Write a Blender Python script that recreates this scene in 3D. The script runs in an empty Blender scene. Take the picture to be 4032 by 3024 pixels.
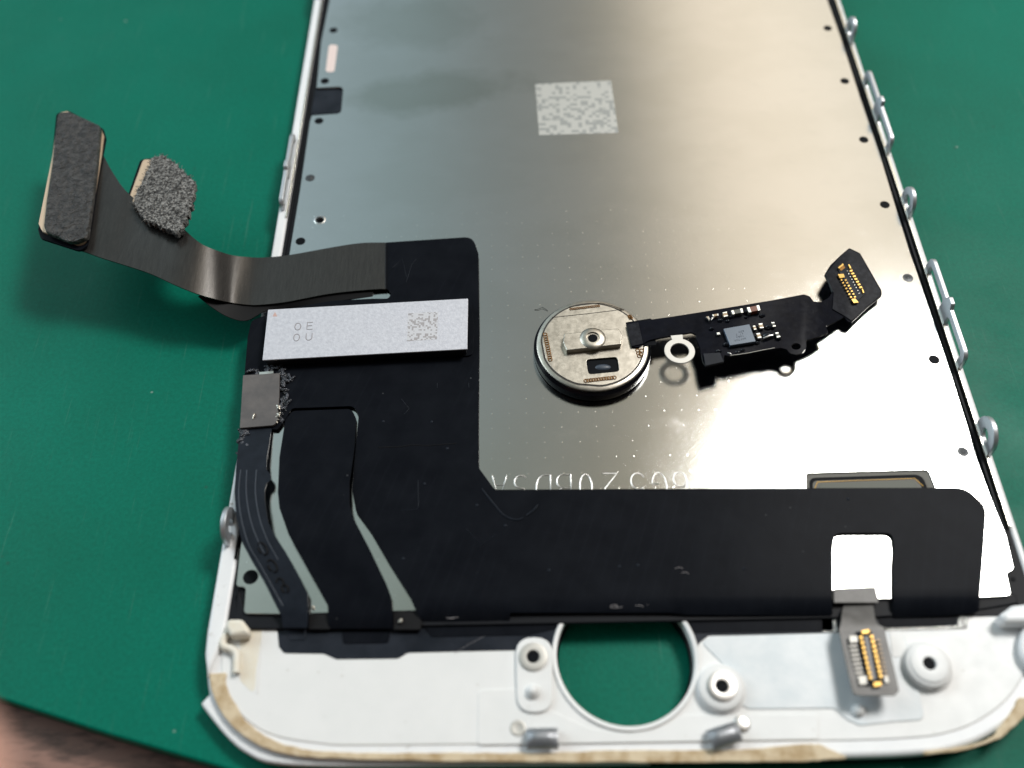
import bpy, bmesh, math, random
from mathutils import Vector, Matrix, noise
from mathutils.geometry import delaunay_2d_cdt
random.seed(7)
S = bpy.context.scene
COL = S.collection
# ---------------------------------------------------------------- camera (1 unit = 1 mm)
F = 3750.0
CXP, CYP = 2016.0, 1512.0
RX = Vector((0.9997469308431266, -0.011847351038417877, -0.01912366447941152))
R = Matrix(((0.9997469308431266, -0.02047210207790842, -0.009325626320001506),
            (-0.011847351038417877, -0.8315359510089548, 0.5553445799258381),
            (-0.01912366447941152, -0.5550935553725559, -0.8315680550867344)))
CAM = Vector((-7.8567005, -23.59538084, 74.38422555))
cd = bpy.data.cameras.new('camera'); cam = bpy.data.objects.new('camera', cd); COL.objects.link(cam)
flip = Matrix(((1, 0, 0), (0, -1, 0), (0, 0, -1)))
cam.matrix_world = Matrix.Translation(CAM) @ (R @ flip).to_4x4()
cd.sensor_width = 36.0; cd.lens = 36.0 * F / 4032.0
cd.clip_start = 1.0; cd.clip_end = 5000.0
cd.dof.use_dof = True; cd.dof.focus_distance = 88.0; cd.dof.aperture_fstop = cd.lens * 1e-3 / 1.7
S.camera = cam
S.unit_settings.scale_length = 0.001; S.unit_settings.length_unit = 'MILLIMETERS'
S.render.engine = 'CYCLES'
S.cycles.use_denoising = True
S.cycles.max_bounces = 8
S.cycles.sample_clamp_indirect = 6.0
S.view_settings.view_transform = 'Standard'; S.view_settings.look = 'None'
S.view_settings.exposure = 0.0; S.view_settings.gamma = 1.0
S.render.resolution_x = 1024; S.render.resolution_y = 768
# ---------------------------------------------------------------- light: bright room + a ceiling panel
W = bpy.data.worlds.new('World'); S.world = W; W.use_nodes = True
nt = W.node_tree; nt.nodes.clear()
def N(nt, t, **k):
    n = nt.nodes.new(t)
    for a, b in k.items(): setattr(n, a, b)
    return n
def ln(nt, a, b): nt.links.new(a, b)
def ramp(nt, fac, stops, interp='LINEAR'):
    r = N(nt, 'ShaderNodeValToRGB'); r.color_ramp.interpolation = interp
    e = r.color_ramp.elements
    while len(e) < len(stops): e.new(0.5)
    for q, (p, c) in zip(e, stops):
        q.position = p; q.color = (c[0], c[1], c[2], 1) if hasattr(c, '__len__') else (c, c, c, 1)
    if fac is not None: ln(nt, fac, r.inputs[0])
    return r
def mth(nt, op, a, b=None, c=None, clamp=False):
    n = N(nt, 'ShaderNodeMath', operation=op); n.use_clamp = clamp
    for i, v in enumerate((a, b, c)):
        if v is None: continue
        if hasattr(v, 'is_linked'): ln(nt, v, n.inputs[i])
        else: n.inputs[i].default_value = v
    return n.outputs[0]
tc = N(nt, 'ShaderNodeTexCoord'); sx = N(nt, 'ShaderNodeSeparateXYZ'); ln(nt, tc.outputs['Generated'], sx.inputs[0])
zc = mth(nt, 'MAXIMUM', sx.outputs[2], 0.08)
u = mth(nt, 'DIVIDE', sx.outputs[0], zc)
u = mth(nt, 'MULTIPLY_ADD', u, 0.5, 0.5, clamp=True)       # u=-1..1 -> 0..1
rr = ramp(nt, u, [(0.0, (.5, .6, .7)), (.16, (1.5, 1.9, 2.0)), (.22, (.8, 1.0, 1.05)), (.30, (.44, .55, .60)), (.40, (.33, .44, .46)), (.475, (.28, .32, .32)),
                  (.55, (.33, .33, .30)), (.59, (.40, .385, .32)), (.635, (1.18, 1.02, .81)), (.72, (1.45, 1.27, 1.03)), (.80, (1.2, 1.1, .92)), (1.0, (.35, .33, .3))])
v = mth(nt, 'DIVIDE', sx.outputs[1], zc)
vs = N(nt, 'ShaderNodeMapRange', clamp=True); ln(nt, v, vs.inputs[0])
vs.inputs[1].default_value = -0.5; vs.inputs[2].default_value = 0.4; vs.inputs[3].default_value = 0.3; vs.inputs[4].default_value = 1.0
dn = N(nt, 'ShaderNodeMapRange', clamp=True); ln(nt, sx.outputs[2], dn.inputs[0])
dn.inputs[1].default_value = -0.1; dn.inputs[2].default_value = 0.15; dn.inputs[3].default_value = 0.25; dn.inputs[4].default_value = 1.0
st = mth(nt, 'MULTIPLY', vs.outputs[0], dn.outputs[0])
vw = ramp(nt, mth(nt, 'MULTIPLY', v, 0.5, clamp=True), [(0.0, (.3, .3, .3)), (.10, (.5, .5, .48)), (.19, (1.06, 1.0, .87)), (.36, (1.0, 1.0, 1.0)), (.9, (1, 1, 1)), (1.0, (.45, .45, .45))])
tw = N(nt, 'ShaderNodeMix', data_type='RGBA', blend_type='MULTIPLY'); tw.inputs[0].default_value = 1.0
ln(nt, rr.outputs[0], tw.inputs[6]); ln(nt, vw.outputs[0], tw.inputs[7])
bg = N(nt, 'ShaderNodeBackground'); ln(nt, tw.outputs[2], bg.inputs[0]); ln(nt, st, bg.inputs[1])
wo = N(nt, 'ShaderNodeOutputWorld'); ln(nt, bg.outputs[0], wo.inputs[0])

def area(name, loc, size, radiance, col, target=(0, 20, 0)):
    l = bpy.data.lights.new(name, 'AREA'); l.shape = 'RECTANGLE'; l.size, l.size_y = size
    l.energy = radiance * math.pi * size[0] * size[1]; l.color = col
    o = bpy.data.objects.new(name, l); COL.objects.link(o); o.location = loc
    o.rotation_euler = (Vector(target) - Vector(loc)).to_track_quat('-Z', 'Y').to_euler()
    return o
area('ceiling_lamp', (226, 214, 430), (165, 100), 40.0, (1.0, .985, .96), (10, 15, 0))
area('window_light', (-430, 170, 260), (320, 260), 3.6, (.80, .93, 1.0), (-20, 30, 0))
# ---------------------------------------------------------------- pixel of the photo -> point on a real plane
def ray(x, y): return R @ Vector(((x - CXP) / F, (y - CYP) / F, 1.0))
def P(x, y, z=0.0):
    d = ray(x, y); t = (z - CAM.z) / d.z
    return CAM + d * t
# ---------------------------------------------------------------- materials
MATS = {}
def bsdf(name, col, rough=.5, metal=0.0, spec=.5, **k):
    m = bpy.data.materials.new(name); m.use_nodes = True
    b = m.node_tree.nodes['Principled BSDF']
    b.inputs['Base Color'].default_value = (*col, 1); b.inputs['Roughness'].default_value = rough
    b.inputs['Metallic'].default_value = metal; b.inputs['Specular IOR Level'].default_value = spec
    for a, v2 in k.items(): b.inputs[a.replace('_', ' ')].default_value = v2
    MATS[name] = m
    return m
def coords(m, scale=(1, 1, 1), rot=0.0):
    t = m.node_tree
    c = N(t, 'ShaderNodeNewGeometry'); mp = N(t, 'ShaderNodeMapping')
    mp.inputs['Scale'].default_value = scale; mp.inputs['Rotation'].default_value = (0, 0, rot)
    ln(t, c.outputs['Position'], mp.inputs[0]); return mp.outputs[0]
def noi(m, vec, scale, detail=4, rough=.6):
    n = N(m.node_tree, 'ShaderNodeTexNoise'); n.inputs['Scale'].default_value = scale
    n.inputs['Detail'].default_value = detail; n.inputs['Roughness'].default_value = rough
    ln(m.node_tree, vec, n.inputs['Vector']); return n.outputs[0]
def varied(m, c1, c2, scale=1.0, bump=0.0, bscale=10, stretch=(1, 1, 1), lo=.35, hi=.65, rough=None, rot=0.0, bdist=.05):
    t = m.node_tree; b = t.nodes['Principled BSDF']
    vec = coords(m, stretch, rot)
    n = noi(m, vec, scale)
    r = ramp(t, n, [(lo, c1), (hi, c2)]); ln(t, r.outputs[0], b.inputs['Base Color'])
    if rough:
        mr = N(t, 'ShaderNodeMapRange'); ln(t, noi(m, vec, scale * 2.3), mr.inputs[0])
        mr.inputs[1].default_value = .3; mr.inputs[2].default_value = .7
        mr.inputs[3].default_value, mr.inputs[4].default_value = rough
        ln(t, mr.outputs[0], b.inputs['Roughness'])
    if bump:
        bp = N(t, 'ShaderNodeBump'); bp.inputs['Strength'].default_value = bump; bp.inputs['Distance'].default_value = bdist
        ln(t, noi(m, vec, bscale, 5), bp.inputs['Height']); ln(t, bp.outputs[0], b.inputs['Normal'])
    return m

# green mat
m = bsdf('green_rubber', (.004, .17, .105), .42, 0, .11)
t = m.node_tree; b = t.nodes['Principled BSDF']; vec = coords(m)
base = ramp(t, noi(m, vec, .045, 6, .55), [(.3, (.0, .158, .104)), (.7, (.001, .126, .080))])
scr = noi(m, coords(m, (3.0, .12, 1), .35), 1.1, 3, .5)
scr2 = ramp(t, scr, [(.63, 0.0), (.76, .18)])
spk = N(t, 'ShaderNodeTexVoronoi'); spk.inputs['Scale'].default_value = .28; ln(t, vec, spk.inputs['Vector'])
sp = ramp(t, spk.outputs['Distance'], [(.035, .35), (.06, 0.0)])
mx = N(t, 'ShaderNodeMix', data_type='RGBA'); ln(t, scr2.outputs[0], mx.inputs[0]); ln(t, base.outputs[0], mx.inputs[6]); mx.inputs[7].default_value = (.12, .25, .20, 1)
mx2 = N(t, 'ShaderNodeMix', data_type='RGBA'); ln(t, sp.outputs[0], mx2.inputs[0]); ln(t, mx.outputs[2], mx2.inputs[6]); mx2.inputs[7].default_value = (.03, .05, .04, 1)
vz = N(t, 'ShaderNodeTexVoronoi'); vz.inputs['Scale'].default_value = .16; ln(t, coords(m, (1, 1.2, 1), .7), vz.inputs['Vector'])
sw = ramp(t, vz.outputs['Distance'], [(.018, .7), (.035, 0.0)])
mx3 = N(t, 'ShaderNodeMix', data_type='RGBA'); ln(t, sw.outputs[0], mx3.inputs[0]); ln(t, mx2.outputs[2], mx3.inputs[6]); mx3.inputs[7].default_value = (.35, .42, .38, 1)
gr_ = N(t, 'ShaderNodeMapRange'); ln(t, noi(m, vec, 3.0, 6, .75), gr_.inputs[0]); gr_.inputs[1].default_value = .3; gr_.inputs[2].default_value = .7; gr_.inputs[3].default_value = .80; gr_.inputs[4].default_value = 1.18
mx4 = N(t, 'ShaderNodeMix', data_type='RGBA', blend_type='MULTIPLY'); mx4.inputs[0].default_value = 1.0; ln(t, mx3.outputs[2], mx4.inputs[6]); ln(t, gr_.outputs[0], mx4.inputs[7])
ln(t, mx4.outputs[2], b.inputs['Base Color'])
mr = N(t, 'ShaderNodeMapRange'); ln(t, noi(m, vec, .12, 5), mr.inputs[0]); mr.inputs[1].default_value = .3; mr.inputs[2].default_value = .7
mr.inputs[3].default_value = .36; mr.inputs[4].default_value = .52; ln(t, mr.outputs[0], b.inputs['Roughness'])
bp = N(t, 'ShaderNodeBump'); bp.inputs['Strength'].default_value = .25; bp.inputs['Distance'].default_value = .08
ln(t, noi(m, vec, 2.2, 8, .7), bp.inputs['Height']); ln(t, bp.outputs[0], b.inputs['Normal'])

m = bsdf('desk_laminate', (.25, .14, .10), .6)
varied(m, (.11, .062, .048), (.27, .15, .115), .8, .3, 1.2, (.4, 1.5, 1), .36, .56, None, .3)
bsdf('mat_edge_rubber', (.02, .02, .022), .7)

# steel plate
m = bsdf('brushed_steel', (.60, .61, .60), .17, 1.0)
t = m.node_tree; b = t.nodes['Principled BSDF']; vec = coords(m)
tint_noise = ramp(t, noi(m, coords(m, (.8, 1.2, 1), -.12), .16, 3, .5), [(.40, (.65, .655, .645)), (.62, (.625, .63, .615))])  # faint low-frequency tint across the steel
def dark_refl(cx_, cy_, ax, ay, rot):
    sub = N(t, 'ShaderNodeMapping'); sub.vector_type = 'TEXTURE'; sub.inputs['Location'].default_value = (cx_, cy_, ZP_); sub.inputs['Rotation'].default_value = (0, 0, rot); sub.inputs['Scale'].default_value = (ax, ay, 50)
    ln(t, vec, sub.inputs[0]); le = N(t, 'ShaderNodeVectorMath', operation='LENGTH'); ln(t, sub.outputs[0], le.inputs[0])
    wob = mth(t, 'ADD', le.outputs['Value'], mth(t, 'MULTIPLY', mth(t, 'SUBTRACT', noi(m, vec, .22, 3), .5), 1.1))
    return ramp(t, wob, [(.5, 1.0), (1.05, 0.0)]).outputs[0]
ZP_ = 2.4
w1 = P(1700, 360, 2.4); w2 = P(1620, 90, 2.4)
refl_tint = mth(t, 'MAXIMUM', dark_refl(w1.x, w1.y, 12.5, 4.0, .13), mth(t, 'MULTIPLY', dark_refl(w2.x, w2.y, 11, 6, .0), .6))  # dark reflection tinted into the steel as two soft-edged ellipses
# pressed dots on a 1.53 mm grid, only over the middle of the sheet
sep = N(t, 'ShaderNodeSeparateXYZ'); ln(t, vec, sep.inputs[0])
fx = mth(t, 'SUBTRACT', mth(t, 'FRACT', mth(t, 'DIVIDE', mth(t, 'ADD', sep.outputs[0], 100.0), 1.53)), .5)
fy = mth(t, 'SUBTRACT', mth(t, 'FRACT', mth(t, 'DIVIDE', mth(t, 'ADD', sep.outputs[1], 100.3), 1.53)), .5)
dd = mth(t, 'SQRT', mth(t, 'ADD', mth(t, 'MULTIPLY', fx, fx), mth(t, 'MULTIPLY', fy, fy)))
dot = ramp(t, dd, [(.028, 1.0), (.055, 0.0)])
ymask = mth(t, 'MULTIPLY', mth(t, 'LESS_THAN', sep.outputs[1], 46.0), mth(t, 'LESS_THAN', sep.outputs[0], 15.0))
dn_ = ramp(t, noi(m, vec, .9, 1, .5), [(.35, .1), (.65, .9)])
dotm = mth(t, 'MULTIPLY', mth(t, 'MULTIPLY', dot.outputs[0], ymask), dn_.outputs[0])
mx = N(t, 'ShaderNodeMix', data_type='RGBA'); ln(t, mth(t, 'MULTIPLY', dotm, .5), mx.inputs[0]); sm = N(t, 'ShaderNodeMix', data_type='RGBA'); ln(t, mth(t, 'MULTIPLY', refl_tint, .45), sm.inputs[0]); ln(t, tint_noise.outputs[0], sm.inputs[6]); sm.inputs[7].default_value = (.36, .38, .33, 1)
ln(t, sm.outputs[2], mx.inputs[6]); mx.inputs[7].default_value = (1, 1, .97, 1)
fine = noi(m, coords(m, (2.2, 4.0, 1), .08), 4.2, 9, .85)
mr = N(t, 'ShaderNodeMapRange'); ln(t, fine, mr.inputs[0]); mr.inputs[1].default_value = .25; mr.inputs[2].default_value = .75
mr.inputs[3].default_value = .13; mr.inputs[4].default_value = .24
sm_ = ramp(t, noi(m, coords(m, (1, 1.5, 1), .5), .33, 6, .7), [(.58, 0.0), (.70, .05)])
rgh = mth(t, 'ADD', mr.outputs[0], sm_.outputs[0])
bp = N(t, 'ShaderNodeBump'); bp.inputs['Strength'].default_value = .17; bp.inputs['Distance'].default_value = .02
hh = mth(t, 'ADD', fine, mth(t, 'MULTIPLY', dotm, 1.8)); ln(t, hh, bp.inputs['Height'])
gl = N(t, 'ShaderNodeBsdfAnisotropic'); gl.distribution = 'BECKMANN'; ln(t, bp.outputs[0], gl.inputs['Normal'])
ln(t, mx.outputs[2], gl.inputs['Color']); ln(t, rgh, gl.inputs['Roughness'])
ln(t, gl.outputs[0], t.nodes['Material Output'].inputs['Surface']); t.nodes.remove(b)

m = bsdf('white_plastic', (.76, .765, .75), .42); varied(m, (.785, .79, .785), (.82, .82, .815), .35, .05, 4, rough=(.36, .5))
t = m.node_tree; b = t.nodes['Principled BSDF']; src = b.inputs['Base Color'].links[0].from_socket
dv_ = N(t, 'ShaderNodeTexVoronoi'); dv_.inputs['Scale'].default_value = .55; ln(t, coords(m), dv_.inputs['Vector'])
dr_ = ramp(t, dv_.outputs['Distance'], [(.02, .5), (.07, 0.0)])
gm = ramp(t, noi(m, coords(m, (1, 2.5, 1), .4), .5, 6, .75), [(.62, 0.0), (.78, .35)])
gx = N(t, 'ShaderNodeMix', data_type='RGBA'); ln(t, mth(t, 'MAXIMUM', dr_.outputs[0], gm.outputs[0]), gx.inputs[0]); ln(t, src, gx.inputs[6]); gx.inputs[7].default_value = (.50, .47, .42, 1)
ln(t, gx.outputs[2], b.inputs['Base Color'])
m = bsdf('cream_plastic', (.72, .66, .52), .45); varied(m, (.78, .72, .60), (.80, .77, .69), .8, .05, 3)
m = bsdf('side_plastic', (.78, .80, .83), .4); varied(m, (.80, .81, .83), (.84, .85, .86), .6, .08, 3)
t = m.node_tree; b = t.nodes['Principled BSDF']; src = b.inputs['Base Color'].links[0].from_socket
gm = ramp(t, noi(m, coords(m), 1.5, 6, .7), [(.63, 0.0), (.70, .75)])
gx = N(t, 'ShaderNodeMix', data_type='RGBA'); ln(t, gm.outputs[0], gx.inputs[0]); ln(t, src, gx.inputs[6]); gx.inputs[7].default_value = (.30, .24, .19, 1)
ln(t, gx.outputs[2], b.inputs['Base Color'])
m = bsdf('film_plastic', (.66, .70, .72), .35); varied(m, (.62, .67, .70), (.72, .75, .77), .5, .15, 6)
m = bsdf('adhesive', (.5, .38, .22), .65); varied(m, (.40, .27, .13), (.66, .54, .37), .8, .35, 2.0, lo=.3, hi=.58, bdist=.15)
m = bsdf('flex_black', (.010, .012, .016), .38, 0, .03); varied(m, (.0048, .0058, .0085), (.0072, .0085, .0118), .35, .05, .35, bdist=.25)
t = m.node_tree; b = t.nodes['Principled BSDF']; src = b.inputs['Base Color'].links[0].from_socket
wv = N(t, 'ShaderNodeTexWave'); wv.inputs['Scale'].default_value = .30; wv.inputs['Distortion'].default_value = 2.5; wv.inputs['Detail'].default_value = 1.0; wv.inputs['Detail Scale'].default_value = .12
ln(t, coords(m, (1, 1, 1), .35), wv.inputs['Vector'])
wr = ramp(t, wv.outputs['Fac'], [(.90, .0), (.97, .05)]); wm = ramp(t, noi(m, coords(m), .13, 2), [(.47, 0.0), (.56, 1.0)])
tx = N(t, 'ShaderNodeMix', data_type='RGBA'); ln(t, mth(t, 'MULTIPLY', wr.outputs[0], wm.outputs[0]), tx.inputs[0]); ln(t, src, tx.inputs[6]); tx.inputs[7].default_value = (.026, .030, .040, 1)
dv_ = N(t, 'ShaderNodeTexVoronoi'); dv_.inputs['Scale'].default_value = .45; ln(t, coords(m), dv_.inputs['Vector'])
dr_ = ramp(t, dv_.outputs['Distance'], [(.02, .5), (.045, 0.0)])
ty = N(t, 'ShaderNodeMix', data_type='RGBA'); ln(t, dr_.outputs[0], ty.inputs[0]); ln(t, tx.outputs[2], ty.inputs[6]); ty.inputs[7].default_value = (.10, .105, .11, 1)
ln(t, ty.outputs[2], b.inputs['Base Color'])
m = bsdf('flex_blue', (.018, .023, .034), .40, 0, .12); varied(m, (.010, .013, .019), (.014, .018, .026), .9, .03, 5)
bsdf('trace_sheen', (.035, .045, .062), .35, .2)
m = bsdf('flex_brown', (.05, .046, .042), .30, .72, .4); varied(m, (.060, .057, .055), (.082, .078, .074), 1.2, .05, 5, (10, .5, 1), rough=(.22, .28))
m = bsdf('film_black', (.014, .017, .024), .35, 0, .1); varied(m, (.012, .015, .021), (.022, .026, .035), .4, .05, 5, rough=(.25, .4))
bsdf('gasket_black', (.010, .011, .014), .5, 0, .12)
bsdf('ink_black', (.003, .003, .004), .6, 0, .2)
m = bsdf('foam_dark', (.03, .028, .027), .6, 0, .6); varied(m, (.020, .019, .018), (.085, .08, .075), 1.9, 1.0, 1.3, lo=.38, hi=.66, bdist=1.1, rough=(.2, .5))
m = bsdf('foam_grey', (.09, .085, .08), .8); varied(m, (.03, .029, .028), (.42, .41, .39), 4.6, 1.0, 4.5, lo=.42, hi=.66, bdist=.4)
bsdf('stiffener_tan', (.62, .46, .32), .38, .25)
m = bsdf('shield_silver', (.66, .66, .70), .55, .3); varied(m, (.52, .525, .575), (.63, .635, .685), 3.0, .5, 6, lo=.35, hi=.68, bdist=.05)
bsdf('shield_side', (.012, .012, .013), .35)
bsdf('print_grey', (.30, .28, .29), .7)
bsdf('print_rose', (.55, .36, .32), .7)
m = bsdf('taupe_tape', (.10, .092, .09), .5); varied(m, (.085, .078, .078), (.12, .108, .104), .8, .1, 3)
m = bsdf('glue_mess', (.06, .065, .075), .22); varied(m, (.010, .012, .016), (.16, .17, .20), 2.6, .8, 2.6, lo=.45, hi=.7, bdist=.4, rough=(.08, .25))
m = bsdf('nickel', (.66, .61, .53), .24, 1.0); varied(m, (.44, .41, .355), (.56, .525, .46), 1.1, .12, 2.5, rough=(.30, .40), bdist=.05)
bsdf('nickel_bright', (.80, .79, .78), .28, 1.0)
bsdf('tab_steel', (.55, .57, .60), .42, .8)
bsdf('rail_steel', (.72, .70, .62), .25, 1.0)
bsdf('washer_steel', (.50, .49, .46), .55, .85)
bsdf('dark_line', (.03, .027, .024), .5, .3)
bsdf('weld_brown', (.16, .075, .02), .35, .7)
bsdf('sapphire_black', (.004, .004, .006), .25, 0, .15)
bsdf('gold', (.50, .32, .10), .42, 1.0)
bsdf('gold_dark', (.22, .11, .03), .4, .8)
bsdf('tin', (.62, .62, .58), .3, .9)
bsdf('cap_brown', (.16, .045, .022), .35)
bsdf('cap_tan', (.42, .30, .18), .4)
bsdf('cap_grey', (.05, .055, .045), .4)
bsdf('resin_clear', (.006, .008, .014), .04, 0, .7)
m = bsdf('cable_gloss', (.010, .011, .015), .22, 0, .05); varied(m, (.0055, .006, .009), (.008, .009, .014), .8, .03, 2.0, rough=(.16, .30), bdist=.03)
m = bsdf('cable_dusty', (.014, .016, .022), .4, 0, .1); varied(m, (.007, .008, .012), (.022, .024, .031), 2.2, .15, 5, lo=.45, hi=.75, rough=(.3, .5))
bsdf('chip_glass', (.17, .21, .27), .16, .55)
bsdf('chip_print', (.05, .065, .09), .4)
bsdf('socket_grey', (.16, .155, .155), .45)
m = bsdf('flex_taupe', (.12, .115, .108), .45, 0); varied(m, (.10, .095, .09), (.14, .133, .128), .8, .1, 3)
m = bsdf('foil', (.8, .79, .76), .2, 1.0); varied(m, (.7, .69, .66), (.9, .89, .86), 2, 1.0, 3.0, bdist=.3)
bsdf('hole_dark', (.006, .007, .009), .5, 0, .05)
bsdf('hole_grey', (.05, .055, .06), .4, .3)
bsdf('slot_pink', (.80, .66, .62), .4)
bsdf('inset_brown', (.16, .155, .14), .5, .0, .1)
bsdf('glass_grey', (.12, .125, .105), .4, .0, .1)
m = bsdf('skin', (.52, .20, .09), .5, 0, .4, Subsurface_Weight=.15); varied(m, (.50, .19, .085), (.58, .24, .12), .2, .3, 1.5)
bsdf('nail', (.62, .34, .27), .25)
# etched speckle patches (irregular mottling)
def speckle(name, c1, c2, sc, rough, metal, rot):
    m = bsdf(name, c1, rough, metal); t = m.node_tree; b = t.nodes['Principled BSDF']
    vec = coords(m, (1, 1, 1), rot)
    sn = N(t, 'ShaderNodeVectorMath', operation='SNAP'); ln(t, vec, sn.inputs[0]); sn.inputs[1].default_value = (sc, sc, 50)
    wn = N(t, 'ShaderNodeTexWhiteNoise'); wn.noise_dimensions = '2D'; ln(t, sn.outputs[0], wn.inputs['Vector'])
    r = ramp(t, wn.outputs['Value'], [(.60, c1), (.66, c2)]); ln(t, r.outputs[0], b.inputs['Base Color'])
    return m
speckle('etched_pale', (.50, .50, .475), (.33, .34, .33), .40, .5, .45, .012)
speckle('etched_grey', (.58, .58, .61), (.36, .34, .35), .16, .6, .3, .045)

# ---------------------------------------------------------------- object helpers
def tagp(o, label=None, cat=None, group=None, kind=None):
    if label: o['label'] = label
    if cat: o['category'] = cat
    if group: o['group'] = group
    if kind: o['kind'] = kind
    return o
def thing(name, loc, label, cat, group=None):
    o = bpy.data.objects.new(name, None); COL.objects.link(o); o.location = loc; o.empty_display_size = 2
    return tagp(o, label, cat, group)
def root_loc(p):
    v = Vector((0, 0, 0))
    while p is not None: v += Vector(p.location); p = p.parent
    return v
def link(name, me, mat, parent=None, smooth=False, autos=None):
    if parent is not None: me.transform(Matrix.Translation(-root_loc(parent)))
    me.materials.clear(); me.materials.append(MATS[mat])
    if smooth or autos:
        for p in me.polygons: p.use_smooth = True
    if autos: me.set_sharp_from_angle(angle=math.radians(autos))
    o = bpy.data.objects.new(name, me); COL.objects.link(o); o.parent = parent
    return o
def fillet(pts, seg=6):
    """pts: list of (Vector2, r); returns rounded loop"""
    out = []; n = len(pts)
    for i, (p, r) in enumerate(pts):
        if r <= 0: out.append(p.copy()); continue
        a = pts[i - 1][0] - p; c = pts[(i + 1) % n][0] - p
        la, lc = a.length, c.length
        if la < 1e-6 or lc < 1e-6: out.append(p.copy()); continue
        a /= la; c /= lc
        ang = math.acos(max(-1, min(1, a.dot(c))))
        if ang > math.radians(174): out.append(p.copy()); continue
        d = min(r / math.tan(ang / 2), la * .48, lc * .48)
        p0 = p + a * d; p1 = p + c * d
        for k in range(seg + 1):
            s = k / seg
            out.append(p0 * (1 - s) ** 2 + p * 2 * s * (1 - s) + p1 * s * s)
    return out
def loop(px, z, r=0.0):
    """photo pixels (x, y[, radius mm]) -> rounded loop on the plane at height z"""
    pts = []
    for q in px:
        w = P(q[0], q[1], z); pts.append((Vector((w.x, w.y)), q[2] if len(q) > 2 else r))
    return fillet(pts)
def circ(c, r, n=40): return [Vector((c[0] + r * math.cos(2 * math.pi * k / n), c[1] + r * math.sin(2 * math.pi * k / n))) for k in range(n)]
def cpx(x, y, z, r, n=32):
    w = P(x, y, z); return circ((w.x, w.y), r, n)
def slab(name, loops, ztop, thick, mat, parent=None, bevel=0.0, smooth=None, res=2):
    cu = bpy.data.curves.new(name, 'CURVE'); cu.dimensions = '2D'; cu.fill_mode = 'BOTH'
    for lp in loops:
        s = cu.splines.new('POLY'); s.points.add(len(lp) - 1); s.use_cyclic_u = True
        for q, w in zip(s.points, lp): q.co = (w.x, w.y, 0, 1)
    bevel = min(bevel, thick * .49)
    cu.extrude = thick / 2 - bevel; cu.bevel_depth = bevel; cu.bevel_resolution = res; cu.offset = -bevel
    tmp = bpy.data.objects.new('tmp', cu); COL.objects.link(tmp)
    dg = bpy.context.evaluated_depsgraph_get(); dg.update()
    me = bpy.data.meshes.new_from_object(tmp.evaluated_get(dg)); me.name = name
    bpy.data.objects.remove(tmp); bpy.data.curves.remove(cu)
    bm = bmesh.new(); bm.from_mesh(me); bmesh.ops.remove_doubles(bm, verts=bm.verts, dist=1e-4); bm.to_mesh(me); bm.free()
    me.transform(Matrix.Translation((0, 0, ztop - thick / 2)))
    o = link(name, me, mat, parent, autos=smooth or (40 if bevel else None))
    for p in me.polygons:
        if abs(p.normal.z) > .9995: p.use_smooth = False
    return o
def inside(p, poly):
    c = False; j = len(poly) - 1
    for i in range(len(poly)):
        a, b2 = poly[i], poly[j]
        if (a[1] > p[1]) != (b2[1] > p[1]) and p[0] < (b2[0] - a[0]) * (p[1] - a[1]) / (b2[1] - a[1]) + a[0]: c = not c
        j = i
    return c
def dens(lp, step):
    out = []
    for i in range(len(lp)):
        a = Vector(lp[i]); b2 = Vector(lp[(i + 1) % len(lp)])
        n = max(1, int((b2 - a).length / step))
        for k in range(n): out.append(a.lerp(b2, k / n))
    return out
def sheet(name, outline, zf, thick, mat, parent=None, holes=(), grid=30.0, r=12.0):
    """flexible sheet: outline in photo pixels, height zf(px, py); follows its own bends, has real thickness"""
    def rnd(lp): return fillet([(Vector(q[:2]), q[2] if len(q) > 2 else r) for q in lp], 4)
    loops = [dens(rnd(outline), grid)] + [dens(rnd(h), grid * .5) for h in holes]
    vs_, es = [], []
    for lp in loops:
        k = len(vs_); vs_ += lp; es += [(k + i, k + (i + 1) % len(lp)) for i in range(len(lp))]
    xs = [q.x for q in loops[0]]; ys = [q.y for q in loops[0]]
    y = min(ys) + grid * .5
    while y < max(ys):
        x = min(xs) + grid * .5
        while x < max(xs):
            if inside((x, y), loops[0]) and not any(inside((x, y), h) for h in loops[1:]):
                if min((Vector((x, y)) - q).length for lp in loops for q in lp) > grid * .4: vs_.append(Vector((x, y)))
            x += grid
        y += grid
    co, ed, fa, *_ = delaunay_2d_cdt(vs_, es, [], 0, 1e-4)
    bm = bmesh.new(); top = []; bot = []
    for q in co:
        w = P(q.x, q.y, zf(q.x, q.y)); top.append(bm.verts.new(w)); bot.append(bm.verts.new(w - Vector((0, 0, thick))))
    for f in fa:
        c = sum((co[i] for i in f), Vector((0, 0))) / len(f)
        if inside(c, loops[0]) and not any(inside(c, h) for h in loops[1:]):
            try:
                bm.faces.new([top[i] for i in f]); bm.faces.new([bot[i] for i in reversed(f)])
            except ValueError: pass
    bm.edges.ensure_lookup_table()
    tset = set(top)
    be = [e for e in bm.edges if len(e.link_faces) == 1 and e.verts[0] in tset]
    idx = {v3: i for i, v3 in enumerate(top)}
    for e in be:
        a, b2 = e.verts
        bm.faces.new((a, b2, bot[idx[b2]], bot[idx[a]]))
    bmesh.ops.delete(bm, geom=[v3 for v3 in bm.verts if not v3.link_faces], context='VERTS')
    bmesh.ops.recalc_face_normals(bm, faces=bm.faces)
    me = bpy.data.meshes.new(name); bm.to_mesh(me); bm.free()
    return link(name, me, mat, parent, autos=35)
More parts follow.
